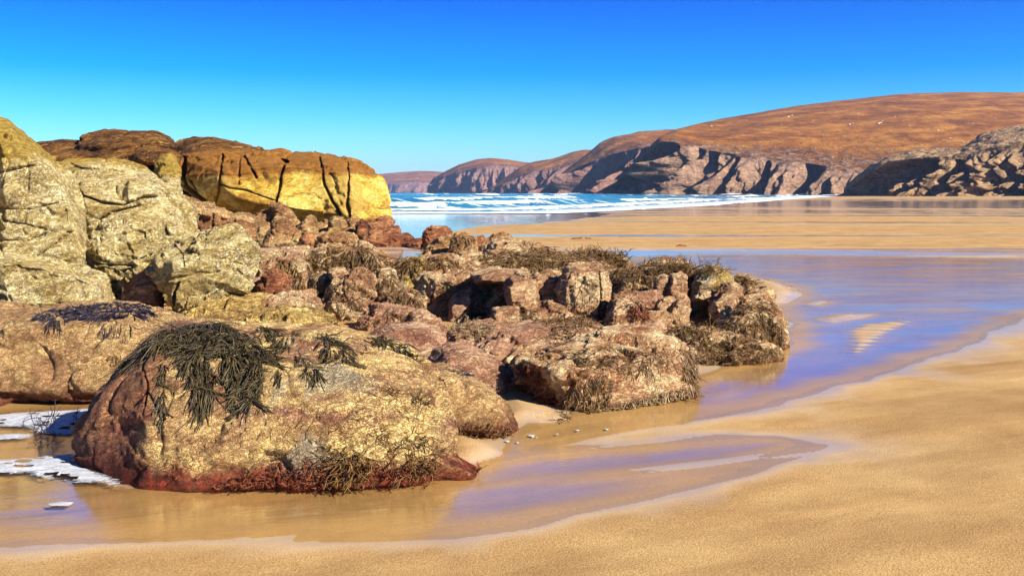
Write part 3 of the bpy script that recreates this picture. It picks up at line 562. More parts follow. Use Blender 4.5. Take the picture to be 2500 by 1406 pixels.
R('broad yellow green lichen mass sloping behind the boulder in the notch', [(138, 408), (150, 395), (172, 389), (200, 392), (250, 389), (288, 400), (312, 418), (350, 411), (378, 438), (392, 456), (424, 470), (446, 482), (468, 506), (474, 560), (478, 596), (430, 640), (210, 660), (160, 520)], D=12.6, T=2.4, mat='lichen', name='rock_outcrop', px=3.4, amp=0.6, lean=0.5,
  cracks=[dict(p=[(195, 478), (250, 497), (300, 502), (350, 480), (380, 478)], w=4, d=0.15), dict(p=[(170, 400), (190, 412), (240, 415)], w=3, d=0.08), dict(p=[(240, 540), (270, 520), (330, 505)], w=4, d=0.1)])
R('squat cream boulder wedged in the notch with a grey patch', [(209, 600), (222, 572), (258, 542), (300, 530), (350, 529), (392, 536), (398, 580), (380, 625), (330, 675), (285, 684), (228, 672), (214, 640)], D=11.5, T=1.0, mat='lichen', px=2.8, grounded=False, cracks=[dict(p=[(216, 640), (260, 648), (320, 648)], w=3, d=0.1)], parts=[dict(sil=[(225, 660), (300, 670), (310, 760), (225, 760)], D=12.2, T=0.6, g=True)])
R('cream nose shaped block overhanging a dark hollow', [(358, 668), (366, 628), (388, 604), (424, 594), (470, 592), (486, 578), (522, 559), (572, 549), (592, 560), (604, 586), (612, 610), (633, 620), (630, 652), (614, 684), (602, 712), (560, 720), (500, 730), (436, 750), (420, 735), (392, 700)], D=10.7, T=1.25, mat='lichen', grounded=False, px=2.8, amp=0.8, smooth_it=4, front=[(420, 640, 0.0), (430, 720, 0.08), (470, 610, 0.18), (560, 620, 0.12), (600, 640, 0.2), (560, 700, 0.1), (400, 660, 0.12)],
  parts=[dict(sil=[(430, 700), (600, 690), (600, 770), (430, 770)], D=11.3, T=0.8, g=True)], cracks=[dict(p=[(462, 595), (474, 580), (500, 565)], w=5, d=0.12), dict(p=[(425, 745), (424, 715), (438, 690)], w=4, d=0.12), dict(p=[(450, 650), (445, 620), (425, 600)], w=3, d=0.06)])
R('dark purple boulder lying in shadow inside the hollow', [(300, 735), (310, 700), (335, 672), (362, 660), (385, 690), (395, 740), (370, 765), (310, 765)], D=11.3, T=0.7, mat='pink')
R('flat pale stone at the left end behind the wide slab', [(-120, 745), (0, 738), (60, 742), (80, 760), (60, 790), (-120, 800)], D=9.3, T=0.8, mat='slab')
# ---- left slab
R('wide sandy slab boulder with purple weed along its top', [(-240, 800), (-160, 775), (0, 772), (30, 763), (100, 750), (200, 741), (290, 737), (360, 741), (395, 762), (440, 776), (480, 810), (500, 880), (470, 960), (330, 978), (240, 968), (120, 972), (60, 985), (40, 1000), (-240, 1010)], D=7.3, T=1.5, mat='slab', px=4.2, amp=0.55, lean=0.6, face=0.28, smooth_it=6, block=0.5, grounded=False,
  parts=[dict(sil=[(-240, 900), (30, 900), (45, 1004), (-240, 1015)], D=7.3, T=1.0, g=True), dict(sil=[(0, 880), (480, 880), (480, 1010), (0, 1010)], D=7.75, T=0.9, g=True)])
# ---- the flat slabs and the boulders in the middle
R('low grey brown slab between the nose block and the flat slabs', [(442, 760), (460, 735), (520, 722), (600, 718), (655, 725), (640, 750), (600, 770), (460, 790)], D=10.2, T=1.1, mat='yellowslab', lean=0.85, px=3)
R('rounded flat slab with a black hollow at its end', [(624, 762), (638, 736), (660, 724), (714, 714), (758, 712), (776, 728), (782, 745), (750, 765), (690, 772), (640, 772)], D=10.6, T=0.9, mat='tan', lean=0.8, px=2.8)
R('long yellow streaked slab running behind the front boulder', [(440, 800), (462, 772), (540, 762), (640, 757), (720, 748), (770, 742), (806, 756), (829, 784), (826, 806), (810, 832), (700, 850), (440, 840)], D=9.2, T=1.1, mat='yellowslab', lean=0.7, px=3)
R('small black wet boulder set in a hollow beside the nose block', [(603, 705), (610, 685), (628, 680), (640, 690), (638, 715), (620, 722)], D=13.0, T=0.35, mat='pink')
R('knobbly orange stained boulder beside the black wet boulder', [(633, 705), (645, 675), (665, 663), (690, 668), (708, 685), (712, 704), (705, 722), (640, 722)], D=12.6, T=0.6, mat='red')
R('brown sloping rock below the shallow blue pool', [(606, 690), (616, 655), (640, 628), (690, 612), (746, 607), (772, 640), (768, 700), (720, 725), (620, 715)], D=13.6, T=1.8, mat='tan', lean=0.7, px=2.8)
R('big mound thickly hung with brown weed', [(735, 640), (760, 612), (800, 600), (850, 597), (890, 602), (930, 618), (965, 645), (975, 680), (940, 720), (860, 740), (760, 735), (738, 690)], D=13.8, T=2.0, mat='weedy', lean=0.6, px=2.8)
R('upright tan boulder at the foot of the weedy mound', [(755, 705), (763, 674), (788, 664), (812, 664), (822, 690), (806, 735), (782, 752), (762, 735)], D=12.0, T=0.5)
R('large tan boulder with rusty cracks in the middle of the pile', [(790, 755), (800, 722), (816, 688), (850, 669), (892, 663), (912, 680), (917, 708), (904, 735), (880, 750), (848, 776), (830, 784), (800, 775)], D=11.4, T=0.8, px=2.6, cracks=[dict(p=[(840, 680), (836, 705), (845, 730)], w=2.5, d=0.06)])
R('small pale stone sitting on the large tan boulder', [(802, 668), (812, 656), (838, 655), (848, 668), (838, 684), (812, 682)], D=11.9, T=0.3, grounded=False)
R('small cream boulder between the tan boulder and the weed wall', [(912, 690), (922, 664), (945, 655), (962, 665), (968, 690), (955, 715), (920, 712)], D=12.2, T=0.5)
R('yellow rock face at the left jamb of the black hollow', [(960, 670), (975, 645), (1005, 630), (1030, 628), (1036, 650), (1030, 700), (1010, 730), (965, 725)], D=12.9, T=0.8, mat='yellowslab')
R('pinkish boulder with weed on its shoulder beside the black hollow', [(915, 745), (935, 715), (985, 704), (1018, 714), (1038, 730), (1024, 756), (1010, 775), (940, 778)], D=11.4, T=0.7, px=2.6)
R('low pink boulder above the little patch of yellow sand', [(866, 806), (884, 778), (906, 752), (950, 745), (1000, 750), (1020, 765), (1016, 792), (985, 806), (930, 812), (890, 816)], D=10.7, T=0.6, px=2.6, mat='pink')
R('block draped with weed over the black hollow', [(1028, 640), (1050, 626), (1090, 628), (1122, 636), (1128, 660), (1118, 690), (1085, 690), (1050, 682), (1030, 690)], D=12.9, T=1.6, mat='weedy', grounded=False, parts=[dict(sil=[(1030, 640), (1130, 640), (1130, 780), (1030, 780)], D=14.2, T=0.8, g=True)])
R('narrow rusty post of rock between the two black hollows', [(1098, 775), (1102, 740), (1112, 722), (1152, 706), (1158, 730), (1150, 770), (1146, 800), (1105, 800)], D=11.3, T=0.5, mat='pink')
R('shadowed rock wall at the back of the black hollows', [(1015, 690), (1040, 668), (1120, 660), (1240, 665), (1260, 700), (1250, 800), (1020, 800)], D=12.0, T=1.2, mat='weedy', name='rock_ledge', px=3.4, lean=0.15, face=0.05)
# ---- far end of the ridge
R('domed dark red boulder at the far end of the ridge', [(1032, 580), (1037, 563), (1057, 552), (1086, 553), (1101, 565), (1102, 582), (1070, 592), (1040, 592)], D=26.5, T=0.7, mat='red', px=2.2)
R('rounded brown boulder standing on the pink sand at the ridge end', [(1036, 620), (1043, 602), (1070, 584), (1098, 576), (1104, 605), (1100, 626), (1060, 630)], D=23.5, T=0.7, mat='rubble', px=2.2)
R('cracked upright boulder next to the rounded ridge end boulder', [(1096, 620), (1100, 590), (1112, 571), (1138, 568), (1160, 580), (1162, 605), (1150, 630), (1110, 632)], D=22.5, T=0.8, mat='rubble', px=2.2)
R('small dark notch stone behind the weed hump', [(1154, 600), (1160, 580), (1178, 577), (1190, 588), (1186, 606)], D=23.5, T=0.5, mat='red', px=2.2)
R('smooth low brown dome of rock rising from the golden sand', [(1190, 585), (1208, 573), (1228, 569), (1246, 576), (1256, 590)], D=27, T=0.6, mat='rubble', px=2.2)
R('weed capped hump with a pale rock rib', [(1165, 640), (1175, 605), (1200, 588), (1240, 580), (1290, 590), (1325, 604), (1345, 618), (1340, 650), (1250, 670), (1180, 665)], D=18.5, T=1.8, mat='weedy', px=2.6, lean=0.6)
R('small weedy stone tucked below the upright ridge boulder', [(1112, 640), (1120, 616), (1150, 606), (1175, 615), (1178, 640), (1150, 655), (1120, 655)], D=19, T=0.6, mat='weedy', px=2.6)
R('long mound under a thick mat of brown weed', [(1110, 680), (1150, 645), (1220, 628), (1320, 615), (1420, 618), (1500, 624), (1534, 640), (1530, 690), (1440, 730), (1200, 740), (1120, 720)], D=13.0, T=3.2, mat='weedy', px=3.0, lean=0.75, face=0.4, name='rock_ledge')
# ---- the ridge face
R('squared block jutting over the second black hollow', [(1236, 700), (1248, 680), (1286, 674), (1292, 690), (1289, 735), (1276, 747), (1242, 746)], D=10.6, T=0.9, grounded=False, px=2.6, amp=0.7, parts=[dict(sil=[(1272, 690), (1310, 680), (1320, 800), (1278, 800)], D=10.6, T=1.2, g=True), dict(sil=[(1150, 668), (1200, 655), (1290, 660), (1290, 684), (1240, 692), (1160, 690)], D=11.0, T=1.4, g=False)])  # side mass and roof parts added to keep sun out of the hollows
R('rounded cream boulder left of the tallest ridge block', [(1290, 705), (1308, 672), (1336, 664), (1364, 678), (1372, 704), (1360, 735), (1320, 745), (1296, 735)], D=11.1, T=0.7, px=2.6)
R('tall pale block with smooth face, biggest on the ridge face', [(1362, 700), (1376, 664), (1410, 647), (1450, 653), (1476, 668), (1484, 692), (1484, 770), (1472, 792), (1430, 780), (1380, 765), (1360, 740)], D=10.7, T=1.1, px=2.6, amp=0.7, face=0.15, lean=0.3, cracks=[dict(p=[(1462, 665), (1468, 720), (1462, 780)], w=3, d=0.08)])
R('low tan slab under the tallest ridge block', [(1285, 775), (1300, 740), (1340, 728), (1390, 742), (1420, 775), (1400, 800), (1300, 805)], D=10.6, T=0.8, px=2.6, lean=0.7)
R('small grey brick shaped stone beneath the jutting block', [(1200, 775), (1206, 755), (1232, 750), (1262, 751), (1270, 774), (1262, 786), (1210, 786)], D=10.5, T=0.4, px=2.4, amp=0.6)
R('dark purple ledge slanting out of the second hollow', [(1180, 800), (1196, 740), (1230, 690), (1244, 690), (1216, 760), (1205, 800)], D=11.3, T=0.7, mat='pink')
R('rounded tan boulder right of the tallest ridge block', [(1480, 795), (1490, 748), (1502, 724), (1526, 716), (1550, 726), (1564, 750), (1568, 774), (1548, 800), (1530, 812), (1490, 808)], D=10.3, T=0.7, px=2.6)
R('weedy back wall of stacked stones along the top of the shelf', [(1480, 740), (1490, 672), (1520, 655), (1600, 650), (1680, 648), (1720, 655), (1700, 700), (1690, 745), (1500, 750)], D=12.2, T=2.0, mat='weedy', name='rock_ledge', px=3, lean=0.6)
R('upright cream stone in the weedy back wall', [(1632, 710), (1640, 675), (1660, 668), (1674, 676), (1672, 712), (1658, 728), (1640, 726)], D=11.8, T=0.4, px=2.6)
R('leaning narrow stone in the weedy back wall', [(1598, 706), (1604, 680), (1622, 672), (1638, 680), (1636, 712), (1616, 720)], D=11.9, T=0.4, px=2.6)
R('pale corner block at the outer end of the back wall', [(1694, 705), (1704, 664), (1738, 650), (1772, 660), (1782, 684), (1772, 710), (1730, 716)], D=11.9, T=0.8, px=2.6, mat='yellowslab')
R('low pointed stone at the outer tip beside the sand tongue', [(1775, 712), (1786, 684), (1806, 674), (1830, 676), (1843, 690), (1840, 712), (1810, 722)], D=13.6, T=0.8, px=2.6, mat='weedy')
R('flat pinkish stone lying on the rusty weed', [(1534, 730), (1545, 714), (1598, 709), (1614, 722), (1604, 738), (1556, 738)], D=11.4, T=0.5, px=2.6, mat='pink', lean=0.8)
R('small tan stone with a red weed foot', [(1602, 750), (1610, 734), (1640, 726), (1648, 740), (1636, 764), (1606, 766)], D=11.0, T=0.35, px=2.4)
R('wedge of tan rock at the edge of the shelf hollow', [(1634, 768), (1648, 738), (1674, 724), (1682, 738), (1670, 764), (1652, 776)], D=10.9, T=0.35, px=2.4)
R('thin cap stone bridging the shelf hollow', [(1694, 728), (1716, 712), (1752, 714), (1748, 727), (1712, 733)], D=11.2, T=0.7, px=2.2, grounded=False, mat='weedy')
R('hanging wedge of pale rock pointing down into the shelf hollow', [(1736, 735), (1760, 708), (1790, 692), (1812, 704), (1806, 732), (1778, 758), (1756, 784), (1744, 770)], D=10.9, T=0.9, px=2.4, grounded=False, parts=[dict(sil=[(1690, 735), (1800, 720), (1800, 800), (1690, 800)], D=12.0, T=0.8, g=True)])
R('weathered slab leaning over the outer end of the shelf', [(1788, 745), (1806, 722), (1842, 708), (1872, 702), (1886, 728), (1900, 760), (1850, 775), (1800, 770)], D=11.2, T=1.0, px=2.6, mat='weedy', lean=0.6)
R('brown weed matted boulder at the outermost end of the shelf', [(1752, 800), (1770, 768), (1810, 746), (1870, 742), (1900, 762), (1918, 800), (1918, 838), (1900, 866), (1840, 866), (1780, 850)], D=9.9, T=1.2, px=2.8, mat='weedy')
R('flat red brown stone ringed by black weed', [(1543, 812), (1552, 790), (1606, 785), (1626, 794), (1622, 822), (1606, 834), (1560, 828)], D=10.2, T=0.6, px=2.6, mat='pink')
R('thin pale ledge above the flat red brown stone', [(1568, 790), (1580, 762), (1620, 762), (1664, 780), (1668, 795), (1620, 800)], D=10.6, T=0.5, px=2.6, mat='weedy')
R('low weed tangled shelf along the water at the outer end', [(1620, 880), (1640, 815), (1720, 800), (1780, 815), (1850, 832), (1905, 850), (1910, 868), (1890, 884), (1820, 888), (1760, 898), (1690, 896)], D=9.0, T=1.2, px=2.8, mat='weedy', lean=0.8, face=0.6, name='rock_ledge', amp=1.1)
R('dark purple rock lying on the floor below the hollows', [(1078, 850), (1090, 812), (1130, 796), (1200, 788), (1250, 800), (1250, 840), (1180, 870), (1100, 872)], D=9.5, T=1.2, mat='pink', lean=0.7)
R('small shaded stone between the low pink boulder and the hollow', [(985, 800), (1000, 770), (1030, 760), (1070, 780), (1090, 805), (1040, 815)], D=10.4, T=0.8, mat='pink', lean=0.6)
# ---- nearer red slabs
R('broad red tan slab with swirled grain behind the weedy front block', [(1110, 860), (1150, 820), (1230, 795), (1300, 780), (1400, 776), (1460, 792), (1486, 810), (1480, 850), (1440, 880), (1250, 900), (1180, 890)], D=8.9, T=1.6, px=2.8, mat='pink', lean=0.85, face=0.5, amp=0.55, block=0.5, strat=0.7)
R('weed fringed front block standing in the amber water', [(1232, 888), (1262, 850), (1330, 842), (1450, 846), (1490, 812), (1560, 805), (1620, 830), (1668, 852), (1690, 882), (1698, 940), (1680, 966), (1600, 984), (1520, 1006), (1450, 1023), (1380, 1016), (1310, 985), (1262, 948)], D=7.15, T=1.7, px=3.0, mat='weedy', lean=0.75, amp=0.75, tuck=0.0, grounded=False,
  front=[(1390, 1016, 0.05), (1450, 1022, 0.0), (1400, 920, 0.05), (1340, 900, 0.12), (1520, 1004, 0.12), (1600, 980, 0.3), (1670, 955, 0.45), (1500, 905, 0.2), (1600, 880, 0.45), (1660, 880, 0.6), (1280, 880, 0.35), (1250, 940, 0.75), (1300, 985, 0.55)],
  parts=[dict(sil=[(1300, 900), (1670, 880), (1680, 970), (1450, 1025), (1390, 1020), (1310, 990)], D=7.3, T=1.2, g=True)])
R('smooth purplish boulder at the back of the front group', [(872, 836), (912, 810), (952, 792), (1010, 788), (1064, 794), (1083, 816), (1080, 850), (1050, 885), (960, 880), (900, 860)], D=8.5, T=1.0, px=2.8, mat='pink', lean=0.7, amp=0.5, block=0.4, strat=0.7)
R('smooth pink boulder squeezed beside the pale sloping lobe', [(1045, 880), (1062, 850), (1095, 836), (1140, 838), (1190, 862), (1228, 886), (1250, 912), (1258, 940), (1250, 972), (1235, 992), (1180, 985), (1080, 940)], D=7.5, T=0.9, px=2.8, mat='pink', lean=0.7, amp=0.5, block=0.4, strat=0.7)
R('pale sloping lobe of rock ending in the shallow water', [(990, 960), (1020, 890), (1085, 888), (1140, 912), (1190, 945), (1232, 985), (1256, 1018), (1264, 1046), (1256, 1068), (1230, 1080), (1190, 1087), (1120, 1082), (1030, 1060)], D=6.3, T=1.0, px=3.0, mat='slab', lean=0.75, amp=0.5, block=0.5, strat=0.7)
# ---- the front boulder
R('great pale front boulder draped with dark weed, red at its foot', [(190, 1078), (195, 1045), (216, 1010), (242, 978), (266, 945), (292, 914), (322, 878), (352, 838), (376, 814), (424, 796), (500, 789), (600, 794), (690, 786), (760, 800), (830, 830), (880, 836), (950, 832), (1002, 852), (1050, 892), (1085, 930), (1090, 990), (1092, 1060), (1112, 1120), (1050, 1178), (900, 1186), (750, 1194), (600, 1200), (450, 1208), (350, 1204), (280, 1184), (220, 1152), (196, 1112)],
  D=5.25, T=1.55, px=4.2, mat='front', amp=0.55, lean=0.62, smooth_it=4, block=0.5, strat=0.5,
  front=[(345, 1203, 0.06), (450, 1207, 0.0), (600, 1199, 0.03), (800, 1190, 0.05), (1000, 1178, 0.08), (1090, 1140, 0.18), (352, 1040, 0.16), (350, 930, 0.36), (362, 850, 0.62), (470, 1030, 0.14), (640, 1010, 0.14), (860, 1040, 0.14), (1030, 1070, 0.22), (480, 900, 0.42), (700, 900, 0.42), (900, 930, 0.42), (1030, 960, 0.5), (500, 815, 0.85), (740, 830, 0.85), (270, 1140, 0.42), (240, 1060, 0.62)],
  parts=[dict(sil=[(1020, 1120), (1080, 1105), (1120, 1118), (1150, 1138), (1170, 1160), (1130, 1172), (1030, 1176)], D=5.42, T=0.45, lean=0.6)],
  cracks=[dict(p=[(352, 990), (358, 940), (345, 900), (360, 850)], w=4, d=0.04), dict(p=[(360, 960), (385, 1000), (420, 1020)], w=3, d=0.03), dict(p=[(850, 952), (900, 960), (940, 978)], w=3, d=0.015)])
# ---- rubble at the foot of the golden rock
RU = 'rubble'
R('pointed pyramid boulder beside the small blue pool', [(637, 604), (650, 576), (666, 546), (676, 532), (692, 527), (706, 540), (724, 560), (738, 582), (746, 602), (700, 608)], D=28.8, T=0.9, mat=RU, px=2.2, amp=0.7)
R('pale triangular stone leaning under the golden rock', [(724, 560), (740, 542), (758, 525), (770, 532), (774, 552), (750, 568)], D=30.5, T=0.6, mat=RU, px=2.2)
R('squat brown stone below the golden rock with a shadow on its side', [(802, 542), (812, 529), (838, 531), (846, 550), (832, 570), (808, 562)], D=30.3, T=0.7, mat=RU, px=2.2)
R('small stone wedged right under the golden rock', [(846, 542), (860, 532), (880, 536), (882, 556), (862, 562)], D=31.0, T=0.6, mat=RU, px=2.2)
R('round brown stone at the waterside of the rubble', [(826, 572), (838, 556), (856, 553), (868, 564), (866, 582), (840, 584)], D=29.8, T=0.5, mat=RU, px=2.2)
R('tiny white stone among the rubble', [(797, 568), (804, 557), (814, 555), (822, 566), (812, 570)], D=29.4, T=0.25, mat='yellowslab', px=1.8)
R('long flat stone lying in front of the rubble', [(766, 578), (784, 568), (825, 566), (858, 569), (872, 581), (858, 591), (812, 592), (776, 589)], D=28.5, T=0.8, mat=RU, px=2.2, lean=0.7)
R('flat purplish stone next to the pyramid boulder', [(732, 582), (745, 568), (764, 569), (774, 582), (764, 596), (742, 597)], D=28.7, T=0.6, mat='red', px=2.2)
R('big red rounded block at the seaward end of the rubble', [(880, 592), (893, 569), (922, 557), (972, 552), (980, 568), (982, 588), (958, 600), (902, 601)], D=28.5, T=1.1, mat='red', px=2.2, amp=0.7)
R('jagged red block stacked behind the big red block', [(888, 548), (910, 537), (948, 530), (958, 542), (960, 572), (905, 575)], D=30, T=0.9, mat='red', px=2.2)
R('upright dark slab standing against the red blocks', [(868, 572), (872, 545), (884, 538), (894, 545), (898, 566), (884, 584)], D=29.3, T=0.5, mat='red', px=2.2)
R('brown ledge of broken rock tucked under the golden overhang', [(596, 540), (612, 524), (640, 514), (664, 508), (684, 520), (668, 548), (640, 580), (605, 580)], D=31.2, T=1.2, mat=RU, px=2.2)
R('curved rib of rock rising to the golden overhang', [(660, 506), (668, 496), (684, 497), (708, 514), (730, 542), (722, 566), (690, 560), (672, 530)], D=31.0, T=0.9, mat=RU, px=2.2)
R('small square stone behind the blue pool', [(626, 575), (632, 552), (655, 545), (662, 560), (655, 580)], D=30.2, T=0.5, mat=RU, px=2.2)
R('brown slab end lying between the small stones under the golden rock', [(762, 566), (775, 548), (796, 538), (806, 552), (798, 568)], D=31.2, T=0.6, mat=RU, px=2.2)
R('thin red stone awash at the tip of the rubble', [(978, 582), (984, 570), (998, 570), (1010, 580), (996, 586)], D=30, T=0.4, mat='red', px=1.8)
R('low dark wet rock on the sand by the domed boulder', [(985, 596), (1005, 586), (1040, 580), (1052, 588), (1036, 598), (1000, 599)], D=28.5, T=0.8, mat='red', px=1.8)
# ---- lone rocks out on the sand
R('lone dark pointed rock on the open sand', [(1648, 606), (1655, 600), (1664, 596.5), (1672, 602), (1682, 606)], D=gd(606), T=0.4, mat='red', px=1.2)
R('long flat dark rock on the sand by a thin pool', [(1388, 588), (1402, 582), (1425, 580), (1440, 583), (1436, 588)], D=gd(588), T=0.8, mat='red', px=1.2)
R('small dark round stone by the shining rill', [(1508, 582), (1512, 578), (1519, 578), (1523, 582)], D=gd(582), T=0.25, mat='red', px=0.9)
R('smallest dark stone by the shining rill', [(1528, 582), (1532, 579.5), (1538, 580), (1541, 582)], D=gd(582), T=0.2, mat='red', px=0.8)

# ================================================================== SEAWEED
def rock_bvh():
    vs, fs, o_ = [], [], 0
    for o in ROCKS:
        me = o.data; n = len(me.vertices); V = np.empty(n * 3, np.float32); me.vertices.foreach_get('co', V); V = V.reshape(-1, 3) + np.array(o.location, np.float32)
        nl = len(me.loops); li = np.empty(nl, np.int32); me.loops.foreach_get('vertex_index', li)
        ls = np.empty(len(me.polygons), np.int32); me.polygons.foreach_get('loop_start', ls)
        lt = np.empty(len(me.polygons), np.int32); me.polygons.foreach_get('loop_total', lt)
        q = lt == 4; quad = li[ls[q][:, None] + np.arange(4)] + o_
        vs.append(V); fs.append(quad); o_ += n
    V = np.concatenate(vs); Fq = np.concatenate(fs)
    return BVHTree.FromPolygons(V.tolist(), Fq.tolist())
BVH = rock_bvh()
CAM = Vector((0, 0, CAMZ))
def weed_mat(name, c1, c2, c3, rough=0.45):
    t = NT(name); r = t.attr('rnd'); al = t.attr('along')
    col = t.ramp(r, [(0.0, c1), (0.55, c2), (1.0, c3)])
    col = t.mix(t.math('MULTIPLY', al, 0.45), col, c3)
    b = t.n('ShaderNodeBsdfPrincipled', {'Base Color': col, 'Roughness': rough, 'Specular IOR Level': 0.35, 'Normal': t.bump(t.noise(t.pos, 160, 2), 0.4, 0.004)})
    return t.finish(b.outputs[0])
M['wrack'] = weed_mat('wrack', (0.005, 0.003, 0.0015), (0.020, 0.014, 0.005), (0.13, 0.095, 0.04))
M['brownweed'] = weed_mat('brown_weed', (0.012, 0.005, 0.0015), (0.060, 0.027, 0.007), (0.26, 0.14, 0.035))
M['redweed'] = weed_mat('red_weed', (0.03, 0.005, 0.002), (0.11, 0.022, 0.006), (0.22, 0.06, 0.02))
M['purpleweed'] = weed_mat('purple_weed', (0.004, 0.003, 0.005), (0.012, 0.009, 0.016), (0.05, 0.038, 0.06))
M['paleweed'] = weed_mat('pale_weed', (0.06, 0.035, 0.015), (0.20, 0.12, 0.05), (0.42, 0.30, 0.15))

def tubes(PL, RAD, name):
    """PL (S,K,3) polylines, RAD (S,K) radii -> flat three-sided fronds"""
    Sn, K, _ = PL.shape
    T = np.gradient(PL, axis=1); T /= np.linalg.norm(T, axis=2, keepdims=True) + 1e-9
    rv = RNG.normal(size=(Sn, 1, 3)); B = np.cross(T, rv); B /= np.linalg.norm(B, axis=2, keepdims=True) + 1e-9
    C = np.cross(T, B); r = RAD[..., None]
    ring = np.stack([PL + B * r, PL - B * r * 0.8 + C * r * 0.35, PL - B * r * 0.1 - C * r * 0.5], 2)    # S,K,3,3
    V = ring.reshape(-1, 3)
    s = np.arange(Sn)[:, None, None] * K * 3; k = np.arange(K - 1)[None, :, None] * 3; j = np.arange(3)[None, None, :]; j2 = (j + 1) % 3
    f = np.stack([s + k + j, s + k + j2, s + k + 3 + j2, s + k + 3 + j], -1).reshape(-1, 4)
    rnd = np.repeat(RNG.random(Sn) ** 1.3, K * 3); al = np.tile(np.repeat(np.linspace(0, 1, K), 3), Sn)
    base = V.mean(0); base[2] = V[:, 2].min()
    return mesh_np(name, V - base, f, smooth_=False, attrs={'rnd': rnd, 'along': al}), tuple(base)

def grow(p, n, L, K, curl, lift, drop, dirbias, stick=True):
    pts = [p + n * 0.004]; g = Vector((0, 0, -1))
    d = Vector((random.gauss(0, 1), random.gauss(0, 1), random.gauss(0, .4))); d = d - n * d.dot(n); d.normalize()
    d = d * (1 - drop) + g * drop + n * lift
    if dirbias: d += Vector(dirbias)
    d.normalize(); seg = L / (K - 1); layer = 0.004 + random.random() ** 2 * 0.05 * min(1, L / 0.25)
    for k in range(K - 1):
        d = d + Vector((random.gauss(0, curl), random.gauss(0, curl), random.gauss(0, curl))) + g * (0.35 * drop + 0.05) + n * (lift * (0.5 - k / K)); d.normalize()
        q = pts[-1] + d * seg
        if stick:
            loc, nn, _, ds = BVH.find_nearest(q, seg * 2.5 + 0.06)
            if loc is not None:
                sgn = (q - loc).dot(nn); lay = layer * (0.3 + 0.7 * (k + 1) / K)
                if sgn < lay: q = loc + nn * lay; d = (q - pts[-1]).normalized() if (q - pts[-1]).length > 1e-5 else d
                n = nn
        if q.z < 0.006: q.z = 0.006 + random.random() * 0.012; d.z = abs(d.z) * 0.2
        pts.append(q)
    return pts
WEED_N = [0]
def weed(label, poly, count, L, mat='brownweed', w=0.005, curl=0.35, lift=0.2, drop=0.6, K=8, bias=None, name='seaweed_clump', group=None, upfacing=None, fork=0.6, onground=False, scattered=False, gapk=0.3):
    a = np.array(poly, float); x0, y0 = a.min(0); x1, y1 = a.max(0); PL = []; RD = []; tries = 0
    while len(PL) < count and tries < count * 12:
        tries += 1; px = x0 + random.random() * (x1 - x0); py = y0 + random.random() * (y1 - y0)
        if poly_sd(a, np.array([px]), np.array([py]))[0] > 0: continue
        if onground:
            p = Vector(ground(px, py, 0.0)); n = Vector((0, 0, 1))
        else:
            p, n, _, ds = BVH.ray_cast(CAM, Vector(ray(px, py)).normalized(), 60)
            if p is None: continue
            if upfacing is not None and n.z < upfacing: continue
        l = L * (0.45 + 0.75 * random.random()); pts = grow(p, n, l, K, curl, lift, drop, bias, not onground)
        r = np.array([0.6, 0.9, 1, 1.05, 1.1, 1.15, 1.1, 0.5])[:K] if K == 8 else np.linspace(1, 0.4, K)
        PL.append([tuple(q) for q in pts]); RD.append(w * r * (0.7 + 0.6 * random.random()))
        if random.random() < fork:
            m = K // 2; q2 = [Vector(v) for v in pts]; o = Vector((random.gauss(0, 1), random.gauss(0, .6), random.gauss(0, .6))) * l * 0.22
            for k in range(m, K): q2[k] = q2[k] + o * ((k - m + 1) / (K - m)) ** 1.2; q2[k].z = max(q2[k].z, 0.006)
            PL.append([tuple(q) for q in q2]); RD.append(w * r * 0.9)
    PLa = np.array(PL); lo_, hi_ = PLa.min(1), PLa.max(1); seen = np.zeros(len(PL), bool); best = []
    while not seen.all():                                   # keep the largest patch that hangs together
        st = [int(np.argmin(seen))]; seen[st[0]] = True; comp = []
        while st:
            i = st.pop(); comp.append(i)
            gap = np.maximum(np.maximum(lo_ - hi_[i], lo_[i] - hi_), 0).max(1)
            nb_ = np.nonzero((gap < gapk * L) & ~seen)[0]; seen[nb_] = True; st.extend(nb_.tolist())
        if len(comp) > len(best): best = comp
    if not scattered: PL = [PL[i] for i in best]; RD = [RD[i] for i in best]
    if not PL: print('NO WEED', label); return
    me, base = tubes(np.array(PL), np.array(RD), name)
    WEED_N[0] += len(PL)
    return link(name, me, M[mat], loc=base, label=label, cat='seaweed', group=group, kind='stuff' if scattered else None)

# front boulder
weed('thick dark green wrack draped over the crown of the front boulder', [(335, 866), (350, 840), (385, 812), (450, 793), (520, 788), (570, 800), (620, 828), (650, 868), (640, 900), (600, 880), (540, 860), (480, 850), (420, 842), (370, 848)], 2300, 0.22, 'wrack', 0.0036, 0.12, 0.03, 0.9, bias=(0.22, -0.25, -0.2), gapk=0.9)
weed('long tress of dark wrack hanging left of the crown mass', [(448, 860), (500, 860), (520, 900), (525, 960), (505, 985), (478, 985), (470, 930)], 620, 0.16, 'wrack', 0.0036, 0.1, 0.02, 0.95, bias=(0.05, -0.2, -0.3), gapk=0.9)
weed('long tress of dark wrack ending in a bushy tip', [(540, 870), (640, 880), (650, 925), (632, 985), (590, 985), (575, 940)], 760, 0.16, 'wrack', 0.0036, 0.1, 0.02, 0.95, bias=(0.05, -0.2, -0.3), gapk=0.9)
weed('thin dark tress trailing down beside the shaded facet', [(384, 890), (402, 885), (404, 950), (400, 1010), (412, 1035), (395, 1030), (388, 960)], 120, 0.10, 'wrack', 0.0045, 0.15, 0.05, 0.9)
weed('dark weed tuft on the ridge line right of the crown mass', [(622, 800), (660, 795), (700, 830), (712, 855), (690, 850), (650, 820)], 150, 0.14, 'wrack', 0.0038, 0.15, 0.08, 0.8)
